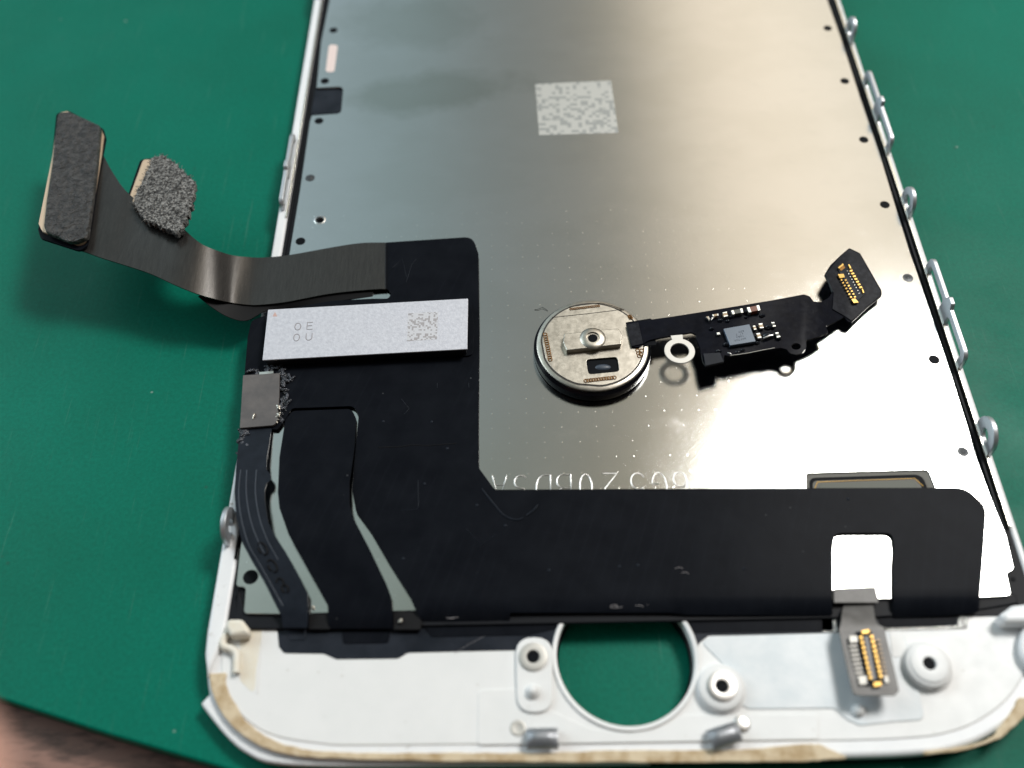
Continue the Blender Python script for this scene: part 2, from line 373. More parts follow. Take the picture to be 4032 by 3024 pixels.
def pw(pts):
    """piecewise smooth height profile"""
    def f(x):
        if x <= pts[0][0]: return pts[0][1]
        for (a, za), (b2, zb) in zip(pts, pts[1:]):
            if x <= b2:
                s = (x - a) / (b2 - a); s = s * s * (3 - 2 * s) if False else s
                return za + (zb - za) * s
        return pts[-1][1]
    return f
def cat(pts, n=8):
    out = []
    for i in range(len(pts) - 1):
        p0 = pts[max(i - 1, 0)]; p1 = pts[i]; p2 = pts[i + 1]; p3 = pts[min(i + 2, len(pts) - 1)]
        for k in range(n):
            s = k / n
            out.append(tuple(.5 * (2 * b2 + (c - a) * s + (2 * a - 5 * b2 + 4 * c - d) * s * s + (-a + 3 * b2 - 3 * c + d) * s ** 3) for a, b2, c, d in zip(p0, p1, p2, p3)))
    out.append(tuple(pts[-1])); return out
def ribbon(name, rows, thick, mat, parent=None, n=10, cross=6, sag=0.0):
    """rows: (ax, ay, az, bx, by, bz) two edges in photo pixels with heights"""
    rows = cat(rows, n); bm = bmesh.new(); G = []
    for q in rows:
        a = P(q[0], q[1], q[2]); b2 = P(q[3], q[4], q[5]); G.append([a.lerp(b2, k / cross) + Vector((0, 0, sag * math.sin(math.pi * k / cross))) for k in range(cross + 1)])
    nr = len(G); nrm = []
    for i in range(nr):
        row = []
        for j in range(cross + 1):
            du = G[min(i + 1, nr - 1)][j] - G[max(i - 1, 0)][j]; dv = G[i][min(j + 1, cross)] - G[i][max(j - 1, 0)]
            k = du.cross(dv).normalized(); row.append(k if k.z > 0 else -k)
        nrm.append(row)
    T = [[bm.verts.new(G[i][j]) for j in range(cross + 1)] for i in range(nr)]
    B = [[bm.verts.new(G[i][j] - nrm[i][j] * thick) for j in range(cross + 1)] for i in range(nr)]
    for i in range(nr - 1):
        for j in range(cross):
            bm.faces.new((T[i][j], T[i + 1][j], T[i + 1][j + 1], T[i][j + 1])); bm.faces.new((B[i][j], B[i][j + 1], B[i + 1][j + 1], B[i + 1][j]))
        for j in (0, cross): bm.faces.new((T[i][j], T[i + 1][j], B[i + 1][j], B[i][j]))
    for i in (0, nr - 1):
        for j in range(cross): bm.faces.new((T[i][j], T[i][j + 1], B[i][j + 1], B[i][j]))
    bmesh.ops.recalc_face_normals(bm, faces=bm.faces)
    me = bpy.data.meshes.new(name); bm.to_mesh(me); bm.free()
    return link(name, me, mat, parent, autos=40)
def tubes(name, lines, r, mat, parent=None, flat=1.0, cyc=False):
    if len(lines) > 1 and name in ('trace_line', 'solder_streak', 'surface_scuff', 'raised_wrinkle', 'plate_step'):
        return [tubes(name, [l_], r, mat, parent) for l_ in lines]
    """3D polylines as round strokes"""
    cu = bpy.data.curves.new(name, 'CURVE'); cu.dimensions = '3D'; cu.bevel_depth = r; cu.bevel_resolution = 1; cu.use_fill_caps = True
    for lp in lines:
        s = cu.splines.new('POLY'); s.points.add(len(lp) - 1); s.use_cyclic_u = cyc
        for q, w in zip(s.points, lp): q.co = (w[0], w[1], w[2], 1)
    tmp = bpy.data.objects.new('tmp', cu); COL.objects.link(tmp)
    dg = bpy.context.evaluated_depsgraph_get(); dg.update()
    me = bpy.data.meshes.new_from_object(tmp.evaluated_get(dg)); me.name = name
    bpy.data.objects.remove(tmp); bpy.data.curves.remove(cu)
    return link(name, me, mat, parent, smooth=True)
def lathe(name, c, prof, mat, parent=None, n=40, sy=1.0):
    """profile (r, z) revolved about the vertical through c"""
    bm = bmesh.new(); rings = []
    for r, z in prof:
        rings.append([bm.verts.new((c[0] + r * math.cos(2 * math.pi * k / n), c[1] + r * math.sin(2 * math.pi * k / n) * sy, z)) for k in range(n)])
    for a, b2 in zip(rings, rings[1:]):
        for k in range(n): bm.faces.new((a[k], a[(k + 1) % n], b2[(k + 1) % n], b2[k]))
    bmesh.ops.recalc_face_normals(bm, faces=bm.faces)
    me = bpy.data.meshes.new(name); bm.to_mesh(me); bm.free()
    return link(name, me, mat, parent, autos=40)
def boxpx(name, quad, ztop, thick, mat, parent=None, bevel=.03, r=.03):
    return slab(name, [loop(quad, ztop, r)], ztop, thick, mat, parent, bevel)
# stroke letters on a 0..1 x 0..1.4 cell
def arc(cx, cy, rx, ry, a0, a1, n=10): return [(cx + rx * math.cos(math.radians(a0 + (a1 - a0) * k / n)), cy + ry * math.sin(math.radians(a0 + (a1 - a0) * k / n))) for k in range(n + 1)]
FONT = {
 'O': [arc(.5, .7, .5, .7, 0, 360, 20)], '0': [arc(.5, .7, .42, .7, 0, 360, 20)],
 'E': [[(1, 1.4), (0, 1.4), (0, 0), (1, 0)], [(0, .72), (.85, .72)]],
 'U': [[(0, 1.4), (0, .5)] + arc(.5, .5, .5, .5, 180, 360) + [(1, 1.4)]],
 'A': [[(0, 0), (.5, 1.4), (1, 0)], [(.2, .5), (.8, .5)]],
 'S': [arc(.5, 1.05, .45, .35, 40, 270) + arc(.5, .35, .45, .35, 90, -140)],
 'D': [[(0, 0), (0, 1.4), (.4, 1.4)] + arc(.4, .7, .6, .7, 90, -90) + [(0, 0)]],
 'B': [[(0, 0), (0, 1.4), (.5, 1.4)] + arc(.55, 1.07, .37, .33, 90, -90) + [(0, .74)], [(.5, .74)] + arc(.55, .37, .43, .37, 90, -90) + [(0, 0)]],
 '2': [arc(.5, 1.0, .45, .4, 170, -30) + [(0, 0), (1, 0)]],
 '5': [[(.9, 1.4), (.15, 1.4), (.1, .8)] + arc(.45, .45, .5, .45, 120, -150)],
 'G': [arc(.5, .7, .5, .7, 50, 340, 16) + [(1, .62), (.55, .62)]],
 '6': [arc(.5, .42, .45, .42, 0, 360, 16), [(.07, .55)] + arc(.75, .55, .68, .85, 180, 95, 8)],
 'C': [arc(.5, .7, .5, .7, 50, 310, 14)], 'N': [[(0, 0), (0, 1.4), (1, 0), (1, 1.4)]], 'F': [[(0, 0), (0, 1.4), (1, 1.4)], [(0, .75), (.8, .75)]],
 '3': [arc(.45, 1.05, .42, .35, 140, -90) + arc(.45, .36, .47, .36, 90, -140)], 'M': [[(0, 0), (0, 1.4), (.5, .6), (1, 1.4), (1, 0)]],
 '1': [[(.3, 1.1), (.55, 1.4), (.55, 0)]], '8': [arc(.5, 1.05, .38, .35, 0, 360), arc(.5, .36, .45, .36, 0, 360)], '4': [[(.75, 0), (.75, 1.4), (0, .45), (1, .45)]],
}
def letters(name, items, z, r, mat, parent, zf=None):
    """items: (char, origin Vector2, right Vector2, up Vector2)"""
    for ch, o, rt, up in items:
        tubes(name, [[((o + rt * a + up * b2).x, (o + rt * a + up * b2).y, z) for a, b2 in st_] for st_ in FONT[ch]], r, mat, parent)
def V2(x, y, z): w = P(x, y, z); return Vector((w.x, w.y))

# ================================================================ SETTING
def big(name, pts, ztop, thick, mat, parent=None): return slab(name, [[Vector(p) for p in pts]], ztop, thick, mat, parent)
e0 = V2(0, 2753, 0); e1 = V2(859, 3020, 0); dr = (e1 - e0).normalized(); nr_ = Vector((-dr.y, dr.x))
desk = big('desk_surface', [(-900, -700), (900, -700), (900, 1200), (-900, 1200)], -3.0, 20, 'desk_laminate')
tagp(desk, 'brown speckled desk top beyond the edge of the green mat', kind='structure')
ma = [e0 - dr * 160, e0, e0.lerp(e1, .5) - nr_ * .12, e1, e1 + dr * 260, e1 + dr * 260 + nr_ * 380, e0 - dr * 160 + nr_ * 380]
mat_o = slab('work_mat', [fillet([(p, 0) for p in ma])], 0.0, 2.2, 'green_rubber', None, .25)
tagp(mat_o, 'large smooth green rubber work mat under the phone screen', 'mat')

# ================================================================ DISPLAY ASSEMBLY
ZF, ZP = 1.8, 2.4          # frame back face, steel plate
D = thing('phone_screen', (0, 40, 0), 'white phone screen assembly lying face down, its steel back and black ribbon cables exposed', 'phone screen')
# --- front glass + white frame (real rounded rectangle with home button hole)
XL, XR, YB, YT = -32.85, 32.5, -8.25, 128.0
def rrect(x0, y0, x1, y1, r, seg=10):
    return fillet([(Vector((x0, y0)), r), (Vector((x1, y0)), r), (Vector((x1, y1)), r), (Vector((x0, y1)), r)], seg)
HC = (-.27, -.46); HR = 5.3
def circle_rect(x0, y0, x1, y1, rr_): return rrect(x0, y0, x1, y1, rr_, 14)
LC = [(-32.85, 2.5), (-32.72, .8), (-32.5, -1.0), (-31.95, -2.88), (-31.1, -4.1), (-29.6, -5.6), (-27.15, -6.95), (-23.4, -7.66), (-18.6, -7.88)]
RC = [(5.4, -8.0), (15.7, -8.1), (20.8, -7.95), (23.2, -7.6), (25.3, -6.95), (27.6, -5.75), (29.3, -4.4), (30.8, -2.7), (31.8, -.8), (32.3, 1.0), (32.5, 3.0)]
def outline(ins, top):
    pts = [Vector(q_) for q_ in cat(LC + RC, 4)] + [Vector((32.5, top)), Vector((-32.85, top))]
    c_ = Vector((0, 30)); out_ = []
    n_ = len(pts)
    for i_, p_ in enumerate(pts):
        t1 = (pts[(i_ + 1) % n_] - pts[i_ - 1]).normalized(); out_.append(p_ + Vector((-t1.y, t1.x)) * ins)
    return out_
frame = slab('frame', [outline(0, YT), circ(HC, HR, 64)], ZF - .1, ZF - .1 - .76, 'side_plastic', D, .35)
slab('rear_panel', [outline(1.15, 125), circ(HC, HR, 64)], ZF, .5, 'white_plastic', frame, .1)
slab('front_glass', [[q_ + Vector((0, -.22)) for q_ in outline(.12, YT)], circ(HC, 5.1, 64)], .72, .7, 'sapphire_black', D, .15)
lathe('hole_rim', HC, [(HR - .02, .9), (HR - .02, ZF + .16), (HR + .10, ZF + .22), (HR + .28, ZF + .22), (HR + .36, ZF + .1), (HR + .36, ZF - .1)], 'white_plastic', frame, 64)
# flange lip that bulges out at the lower left corner
lip_o = cat([(-32.6, -3.35), (-32.3, -3.75), (-30.4, -5.7), (-28.7, -6.95), (-26.3, -7.78), (-20, -8.08), (-10, -8.16), (1, -8.2)], 4)
lip_i = cat([(-32.0, -2.6), (-31.3, -3.2), (-29.3, -5.1), (-27, -6.3), (-23.4, -7.1), (-18.6, -7.5), (-10, -7.6), (1, -7.6)], 4)
slab('edge_lip', [[Vector(q_) for q_ in lip_o + lip_i[::-1]]], 1.38, .9, 'side_plastic', frame, .2)
# adhesive remains
def band(name, inn, out, z, th, parent):
    o_ = slab(name, [loop(inn + out[::-1], z, .2)], z, th, 'adhesive', parent, .08); return o_
def jitter(pts, a): return [(x + random.uniform(-a, a), y + random.uniform(-a, a)) for x, y in pts]
inn = cat([(890, 2650), (893, 2700), (925, 2775), (980, 2850), (1060, 2905), (1165, 2942), (1300, 2958), (1500, 2962), (1800, 2963), (2100, 2962), (2400, 2955), (2700, 2952), (2950, 2948), (3180, 2930), (3240, 2935), (3330, 2980)], 5)
out = cat([(826, 2650), (829, 2700), (862, 2790), (926, 2870), (1010, 2930), (1120, 2967), (1260, 2984), (1500, 2992), (1800, 2998), (2100, 3000), (2400, 3002), (2700, 3002), (2950, 3000), (3150, 2998), (3260, 2992), (3335, 2985)], 5)
band('adhesive_strip', jitter(inn, 3), jitter(out, 2), ZF + .12, .3, D)
inn = cat([(4010, 2745), (3985, 2800), (3950, 2845), (3930, 2870), (3900, 2905), (3800, 2935), (3640, 2958)], 5)
out = cat([(4080, 2745), (4060, 2790), (4020, 2835), (3985, 2868), (3935, 2908), (3800, 2952), (3640, 2972)], 5)
band('adhesive_strip', jitter(inn, 2), jitter(out, 2), ZF + .12, .3, D)
# side walls of the frame: long white bars standing at both sides
def bar(name, x0, x1, y0, y1, zt, th, mat, bev, parent=D):
    return slab(name, [[Vector((x0, y0)), Vector((x1, y0)), Vector((x1, y1)), Vector((x0, y1))]], zt, th, mat, parent, bev)
slab('side_bar', [[Vector(q_) for q_ in [(-32.82, 2.0), (-32.7, .2), (-32.2, -1.6), (-31.9, -.5), (-31.35, 1.8), (-31.35, 9.0), (-31.75, 11.5), (-31.75, 126), (-32.9, 126)]]], 2.15, .9, 'side_plastic', D, .28)
bar('side_bar', 32.0, 32.6, -2, 126, 2.1, .9, 'side_plastic', .22)
# --- black gasket between plate and bars
slab('gasket', [[Vector((-31.9, 2.2)), Vector((32.0, 2.2)), Vector((32.0, 125)), Vector((-31.9, 125))]], 1.95, .4, 'gasket_black', D)
for x0, x1 in ((31.35, 31.62), (-31.62, -31.4)):
    bar('gasket_ridge', x0, x1, 8, 124, 2.2, .5, 'gasket_black', .08)
bar('metal_rail', 31.78, 32.03, 9.5, 124, 2.45, .8, 'rail_steel', .04)
bar('metal_rail', -31.95, -31.8, 46, 124, 2.35, .7, 'rail_steel', .04)
# --- steel back plate
pl = [(1298, 0), (1265, 163), (1247, 345, .1), (1352, 340, .6), (1343, 447, .6), (1228, 455, .1), (1220, 482), (1181, 753), (1142, 988), (1020, 1740),
      (946, 2169), (930, 2308, .35), (969, 2310, .4), (961, 2414, .3), (1105, 2416, .1), (2463, 2382), (3280, 2358), (3858, 2349, .5), (3978, 2342, .3), (3960, 2255, .4), (3990, 2240, .4), (3960, 2110),
      (3902, 1965), (3849, 1820), (3810, 1684), (3747, 1479), (3695, 1322), (3611, 1075), (3582, 995), (3522, 802), (3462, 603), (3383, 374), (3311, 151), (3257, 0)]
lp = loop(pl, ZP)
up = [Vector((30.9, 122)), Vector((-30.9, 122))]
lp = lp + up
hole = cpx(1259, 866, ZP, .42, 24)
win = loop([(3178, 1990, .1), (3172, 1862, .35), (3656, 1848, .5), (3712, 1990, .1)], ZP)
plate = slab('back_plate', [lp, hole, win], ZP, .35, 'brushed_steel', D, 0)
for x, y in [(1313, 119), (1279, 319), (1256, 476), (1183, 950), (3259, 111), (3326, 319), (3401, 550), (3484, 806), (3678, 1416)]:
    slab('locating_hole', [cpx(x, y, ZP, .50, 24)], ZP + .012, .03, 'hole_dark', plate)
slab('locating_hole', [cpx(987, 2272, ZP, .62, 24)], ZP + .012, .03, 'hole_dark', plate)
slab('locating_hole', [cpx(3926, 2198, ZP, .5, 24)], ZP + .012, .03, 'film_plastic', plate)
for x, y in [(1221, 701), (3575, 1094), (3792, 1779)]:
    lathe('rivet', V2(x, y, ZP), [(.01, ZP + .05), (.13, ZP + .04), (.17, ZP + .015), (.5, ZP + .012), (.53, ZP - .05)], 'hole_grey', plate, 24)
lathe('punched_hole', V2(1259, 866, ZP), [(.62, ZP + .002), (.5, ZP + .035), (.42, ZP - .05), (.38, ZP - .9), (.01, ZP - .9)], 'nickel_bright', plate, 24)
slab('screw_recess', [cpx(936, 2353, 2.0, .25, 20)], 1.99, .05, 'hole_dark', D)
slab('screw_recess', [cpx(3990, 2280, 2.0, .2, 20)], 1.99, .05, 'hole_dark', D)
sl = loop([(1296, 175, .45), (1330, 178, .45), (1316, 284, .45), (1282, 284, .45)], ZP)
slab('slot_pad', [sl], ZP + .02, .05, 'slot_pink', plate)
slab('side_clip', [loop([(1240, 352, .2), (1348, 348, .5), (1340, 440, .5), (1222, 448, .2)], ZP)], ZP - .12, .3, 'film_black', D, .05)
slab('etched_patch', [loop([(2107, 331), (2406, 317), (2435, 523), (2123, 532)], ZP)], ZP + .006, .02, 'etched_pale', plate)
# raised stamped characters, upside down, partly under the cable
txt = '6G520BDSA'
xs = [2675, 2593, 2508, 2402, 2306, 2220, 2140, 2052, 1968]
it = []
for ch, x in zip(txt, xs):
    o = V2(x + 27, 1874 - (x - 1968) * .0215, ZP)         # upper edge in photo = foot of the character
    rt = Vector((-1.22, .02)); up_ = Vector((-.02, -1.75))
    it.append((ch, o, rt, up_))
letters('stamped_letter', it, ZP + .01, .055, 'nickel_bright', plate)
# dark rim flange below the plate at the bottom
slab('lower_flange', [loop([(925, 2425), (935, 2310), (965, 2410), (3285, 2352), (3860, 2343), (3960, 2335), (4000, 2340), (4010, 2375), (3860, 2400), (3450, 2430), (1115, 2475), (930, 2478)], 2.1, .05)], 2.1, .35, 'gasket_black', D, .08)
slab('foam_block', [loop([(3284, 2316), (3450, 2308), (3462, 2372), (3284, 2372)], 2.7, .1)], 2.62, .2, 'flex_taupe', D, .05)
# window with connector in the plate
slab('window_tray', [loop([(3174, 1862, .35), (3656, 1848, .5), (3712, 1990, .1), (3178, 1990, .1)], ZP)], ZP - .15, .15, 'inset_brown', D)
slab('window_gasket', [loop([(3194, 1990, .1), (3188, 1880, .6), (3632, 1866, .8), (3678, 1990, .1)], ZP)], ZP - .05, .1, 'hole_dark', D, .03)
slab('window_contact', [loop([(3204, 1990, .1), (3200, 1893, .5), (3616, 1880, .7), (3655, 1990, .1)], ZP)], ZP - .03, .1, 'inset_brown', D)
tubes('window_gold_edge', [[P(x, y, ZP - .01) for x, y in [(3208, 1925), (3218, 1898), (3602, 1884), (3636, 1915)]]], .04, 'gold', D)
slab('window_glass', [loop([(3222, 1990, .1), (3224, 1905, .3), (3604, 1892, .4), (3628, 1990, .1)], ZP)], ZP + .02, .1, 'glass_grey', D)

# --- black film over the white panel
fm = [(930, 2440, .1), (958, 2462, .3), (1074, 2468, .5), (1093, 2487, .4), (1098, 2547, .4), (1118, 2572, .5), (1275, 2574, .6), (1324, 2596, .6), (1568, 2593, .6), (1606, 2570, .6), (1900, 2563),
      (2262, 2560, .05), (2262, 2400, 0), (930, 2412, .1)]
z = ZF + .03
fl = loop(fm[:-3], z) ; hc = Vector(HC)
# cut the film along the hole rim
arcL = [hc + Vector((math.cos(a), math.sin(a))) * (HR + .36) for a in [math.radians(q) for q in range(174, 60, -6)]]
p = V2(1900, 2563, z)
tail_ = [Vector((arcL[0].x, p.y)) if False else arcL[0]] + arcL[1:]
rightpts = loop([(2745, 2571, .05), (2750, 2535, .6), (2790, 2503, .6), (2900, 2501), (3301, 2492), (3803, 2473, .2), (3815, 2405, .1)], z)
arcR = [hc + Vector((math.cos(a), math.sin(a))) * (HR + .36) for a in [math.radians(q) for q in range(60, 4, -6)]]
topr = loop([(3815, 2380), (930, 2440)], z)
slab('black_film', [loop(fm[1:-3], z) + tail_ + arcR + rightpts + [Vector((rightpts[-1].x, 3.4)), Vector((fl[0].x, 2.9))]], z, .06, 'film_black', D)
tubes('film_scratch', [[P(1790, 2572, z + .01), P(1850, 2535, z + .012), P(1925, 2495, z + .01)]], .012, 'print_grey', D)
# foil showing at the right of the film
slab('foil_strip', [loop([(3233, 2436, .1), (3292, 2432, .1), (3298, 2492, .1), (3236, 2490, .1)], ZF + .05)], ZF + .09, .12, 'foil', D, .04)
slab('foil_strip', [loop([(3484, 2474), (3770, 2463), (3778, 2425, .2), (3812, 2418, .2), (3808, 2474, .2), (3484, 2485)], ZF + .05)], ZF + .09, .12, 'foil', D, .04)
# raised / recessed sheets on the white panel
slab('panel_step', [loop([(1883, 2716, .5), (2030, 2712), (2176, 2800), (2320, 2868), (2460, 2890), (2600, 2868), (2700, 2815), (3220, 2812, .3), (3222, 2912, .3), (1880, 2934, .3)], ZF)], ZF + .07, .1, 'white_plastic', D, .05)
slab('plastic_sheet', [loop([(2760, 2530, 1.0), (2800, 2506, .6), (3552, 2486, .3), (3596, 2600), (3640, 2835, .6), (3513, 2843), (3385, 2858, .8), (3329, 2832, .8), (3290, 2790, .8), (2925, 2793, .8), (2870, 2640)], ZF)], ZF + .09, .1, 'film_plastic', D, .05)
slab('panel_tab', [loop([(3500, 2486, .1), (3552, 2486, .1), (3575, 2585, .1), (3512, 2590, .1)], ZF)], ZF + .13, .1, 'white_plastic', D, .03)
# screw bosses
def boss(name, px_, base, ins, zh, ring_mat, pad=None):
    c = V2(*px_, ZF + zh)
    if pad: o = slab(name, [loop(pad, ZF + .3, 1.7), circ(c, .6, 24)], ZF + .3, .4, 'white_plastic', D, .12)
    else: o = lathe(name, c, [(base + .25, ZF), (base + .12, ZF + .14), (base, ZF + .2), (base - .08, ZF + zh - .2), (base - .25, ZF + zh - .1), (ins, ZF + zh - .08)], 'white_plastic', D)
    lathe('threaded_insert', c, [(ins + .06, ZF + .2), (ins + .04, ZF + zh), (ins - .12, ZF + zh + .05), (.52, ZF + zh + .02), (.46, ZF + zh - .12), (.40, ZF + .1)], ring_mat, o, 40)
    slab('thread_hole', [circ(c, .44, 24)], ZF + zh - .1, .08, 'hole_dark', o)
    return o
boss('screw_boss', (2099, 2585), 1.5, 1.05, .42, 'washer_steel', pad=[(2029, 2508), (2176, 2508), (2178, 2806), (2034, 2806)])
boss('screw_boss', (2842, 2702), 1.75, 1.1, .85, 'nickel_bright')
boss('screw_boss', (3661, 2612), 1.75, 1.35, .95, 'white_plastic')
lathe('locating_pin', V2(2098, 2722, ZF + .5), [(.62, ZF + .3), (.5, ZF + .5), (.3, ZF + .85), (.12, ZF + .93), (.01, ZF + .94)], 'white_plastic', D, 24)
lathe('locating_pin', V2(3383, 2795, ZF + .4), [(.5, ZF), (.42, ZF + .4), (.25, ZF + .6), (.01, ZF + .66)], 'white_plastic', D, 24)
lathe('sink_mark', V2(2039, 2868, ZF), [(.6, ZF + .08), (.5, ZF + .12), (.38, ZF + .09), (.01, ZF + .09)], 'washer_steel', D, 24)
lathe('sink_mark', V2(2919, 2853, ZF), [(.62, ZF + .1), (.5, ZF + .16), (.01, ZF + .14)], 'nickel_bright', D, 24)
# spring clips of bent metal at the bottom edge
def clip(px_, tilt):
    c = P(*px_, ZF); rows = []
    bm = bmesh.new(); prof = []
    for k in range(15):
        a = math.radians(-20 + 220 * k / 14); prof.append((math.cos(a) * .75, .35 + math.sin(a) * .75))
    G = []
    for j in range(9):
        s = (j - 4) / 4; xw = s * 1.15; sc = math.sqrt(max(0, 1 - (abs(s) ** 4) * .45))
        G.append([bm.verts.new(Vector((c.x + xw * math.cos(tilt) - q * math.sin(tilt), c.y + q * math.cos(tilt) + xw * math.sin(tilt), ZF + .1 + h * sc))) for q, h in prof])
    for j in range(8):
        for k in range(14): bm.faces.new((G[j][k], G[j + 1][k], G[j + 1][k + 1], G[j][k + 1]))
    bmesh.ops.solidify(bm, geom=bm.faces[:], thickness=.14)
    bmesh.ops.recalc_face_normals(bm, faces=bm.faces)
    me = bpy.data.meshes.new('spring_clip'); bm.to_mesh(me); bm.free()
    return link('spring_clip', me, 'tab_steel', D, autos=50)
clip((2135, 2915), 0.0); clip((2846, 2905), .28)
# cream hooks at the upper corners of the panel
slab('corner_hook', [loop([(886, 2470, .3), (893, 2436, .4), (952, 2436, .5), (984, 2478, .6), (978, 2500, .4), (905, 2505, .4)], 3.0)], 3.0, 1.1, 'cream_plastic', D, .3)
hk = cat([(905, 2480), (880, 2520), (882, 2545), (910, 2556), (930, 2572), (933, 2605), (931, 2650)], 6)
tubes('corner_rib', [[P(x, y, ZF + .35) for x, y in hk]], .32, 'cream_plastic', D)
slab('cream_panel', [loop([(945, 2470, .3), (1035, 2474, .1), (1022, 2560), (1008, 2640), (1004, 2740, .4), (945, 2680, .8)], ZF)], ZF + .02, .06, 'cream_plastic', D, .02)
tubes('panel_crease', [[P(x, y, ZF + .02) for x, y in cat([(1036, 2474), (1024, 2570), (1014, 2660), (1012, 2730)], 5)]], .06, 'white_plastic', D)
slab('corner_hook', [loop([(3935, 2420, .4), (3990, 2380, .6), (4060, 2372, .6), (4110, 2400, .4), (4100, 2450, .4), (3960, 2452, .4)], 3.3)], 3.3, 1.5, 'side_plastic', D, .4)
tubes('corner_rib', [[P(x, y, ZF + .5) for x, y in cat([(4060, 2455), (4030, 2520), (4032, 2580), (4070, 2630), (4110, 2650)], 6)]], .38, 'side_plastic', D)
# --- upright mounting tabs on the side rails (built in the vertical plane x = const)
def tab(name, X, outer, holes, th=.42):
    cu_l = [[Vector((y, zz)) for y, zz in lp2] for lp2 in [outer] + holes]
    o = slab(name, cu_l, th / 2, th, 'tab_steel', None, .06)
    me = o.data
    me.transform(Matrix(((0, 0, 1, X), (1, 0, 0, 0), (0, 1, 0, 0), (0, 0, 0, 1))))
    me.transform(Matrix.Translation(-root_loc(D))); me.flip_normals() if False else None
    o.parent = D; return o
def ring_tab(X, yc, zc, ro, ri):
    outer = [(yc + ro * math.cos(a), zc + ro * math.sin(a)) for a in [math.radians(-60 + 300 * k / 26) for k in range(27)]]
    outer = [(yc + ro * .75, 1.2)] + outer + [(yc - ro * .75, 1.2)] if False else [(yc + ro * 1.0, 1.3), (yc + ro, zc)] + [(yc + ro * math.cos(a), zc + ro * math.sin(a)) for a in [math.radians(9 + 162 * k / 18) for k in range(19)]] + [(yc - ro, zc), (yc - ro, 1.3)]
    hole_ = [(yc + ri * math.cos(a), zc + ri * math.sin(a)) for a in [2 * math.pi * k / 26 for k in range(26)]]
    return tab('mounting_tab', X, outer, [hole_])
def rr2(y0, z0, y1, z1, r): return [(q.x, q.y) for q in rrect(y0, z0, y1, z1, r, 6)]
def double_tab(X, y0, y1, zt, bump):
    ym = (y0 + y1) / 2
    o_ = fillet([(Vector(q[:2]), q[2]) for q in [(y0, 1.3, 0), (y0, zt, 1.0), (ym - .7, zt, .1), (ym - .45, zt + bump, .3), (ym + .45, zt + bump, .3), (ym + .7, zt, .1), (y1, zt, 1.0), (y1, 1.3, 0)]])
    h1 = rr2(y0 + .75, 2.3, ym - .9, zt - .62, .5); h2 = rr2(ym + .9, 2.3, y1 - .75, zt - .62, .5)
    return tab('mounting_tab', X, [(q.x, q.y) for q in o_], [h1, h2])
ring_tab(32.12, 17.75, 3.05, 1.65, .62); ring_tab(32.12, 45.4, 3.1, 1.5, .72); ring_tab(32.12, 73.5, 3.1, 1.45, .7)
double_tab(32.12, 25.2, 37.2, 4.2, .55); double_tab(32.12, 53.4, 65.3, 4.1, .6); double_tab(-32.35, 47.0, 57.8, 3.4, .35)
double_tab(-32.35, 83.5, 94, 3.4, .35)
ring_tab(-32.3, 10.7, 2.7, 1.6, .62)

# --- ribbon cables attached to the screen
ZC = 2.75
def zmain(x, y):
    z = ZC + .06 * math.sin(x * .006) * math.sin(y * .005)
    yb = 2443 - (x - 1657) * .012
    if y > yb - 70: z -= ((y - (yb - 70)) / 70) ** 2 * .55      # folds over the lower edge
    return z
def seg(pts, n=6): return [(x, y, 0) for x, y in cat(pts, n)]
main = [(1515, 955, 2), (1862, 932, 45), (1884, 1000, 4), (1888, 1300, 4), (1885, 1700, 10), (1886, 1843, 25), (1948, 1928, 25), (3170, 1922, 2), (3800, 1920, 100), (3884, 1995, 70), (3872, 2180, 10), (3857, 2375, 5), (3852, 2412, 15),
        (3770, 2420, 4), (3518, 2437, 15), (3516, 2230, 5), (3520, 2160, 5), (3515, 2098, 60), (3285, 2098, 65), (3278, 2160, 5), (3278, 2425, 10),
        (2700, 2420, 3), (2640, 2412, 3), (2010, 2412, 4), (2005, 2452, 4), (1657, 2446, 4), (1614, 2348, 10), (1530, 2215, 8), (1459, 2093, 20), (1402, 2015, 25), (1386, 1930, 15), (1404, 1720, 10), (1412, 1640, 10), (1396, 1598, 30), (1150, 1607, 20), (1126, 1645, 10),
        (1092, 1690, 8), (948, 1690, 5), (963, 1470, 5), (975, 1330, 10), (990, 1262, 30), (1100, 1222, 10), (1300, 1185, 5), (1467, 1176, 2), (1530, 1176, 30), (1540, 1155, 8), (1527, 1138, 12), (1467, 1138, 2), (1467, 1100, 2), (1515, 1100, 2)]
mc = sheet('main_ribbon_cable', main, zmain, .1, 'flex_black', D, grid=34)
# embossed traces and bubbles in the cable
tubes('raised_wrinkle', [[P(x, y, zmain(x, y) + .0) for x, y in cat([(1897, 1925), (1945, 1985), (1985, 2030), (2030, 2047), (2060, 2040)], 6)],
                         [P(x, y, zmain(x, y) + .0) for x, y in cat([(2072, 2030), (2100, 2010), (2118, 1988)], 5)]], .09, 'flex_blue', mc)
tubes('trace_line', [[P(x, y, zmain(x, y)) for x, y in q] for q in
    ([(1648, 1990), (1646, 2005), (1580, 2010)], [(1646, 1890), (1648, 1990)], [(1580, 1570), (1612, 1610), (1590, 1632)], [(1835, 2080), (1895, 2148), (1950, 2105)], [(1722, 1508), (1722, 1526)], [(1846, 1508), (1846, 1526)],
     [(1545, 1055), (1585, 1020), (1600, 1090)], [(1600, 1110), (1622, 1040), (1640, 1020)], [(1265, 1880), (1268, 1930), (1250, 1960)])], .028, 'flex_blue', mc)
bub = [(1672, 1905), (1700, 1660), (1878, 1990), (1588, 2200), (1762, 1765), (2162, 2245), (2440, 2230), (2512, 2225), (1510, 1660), (3525, 2290), (3340, 1964), (1990, 2070), (1258, 2010), (1185, 1785), (1345, 2060), (2930, 2240)]
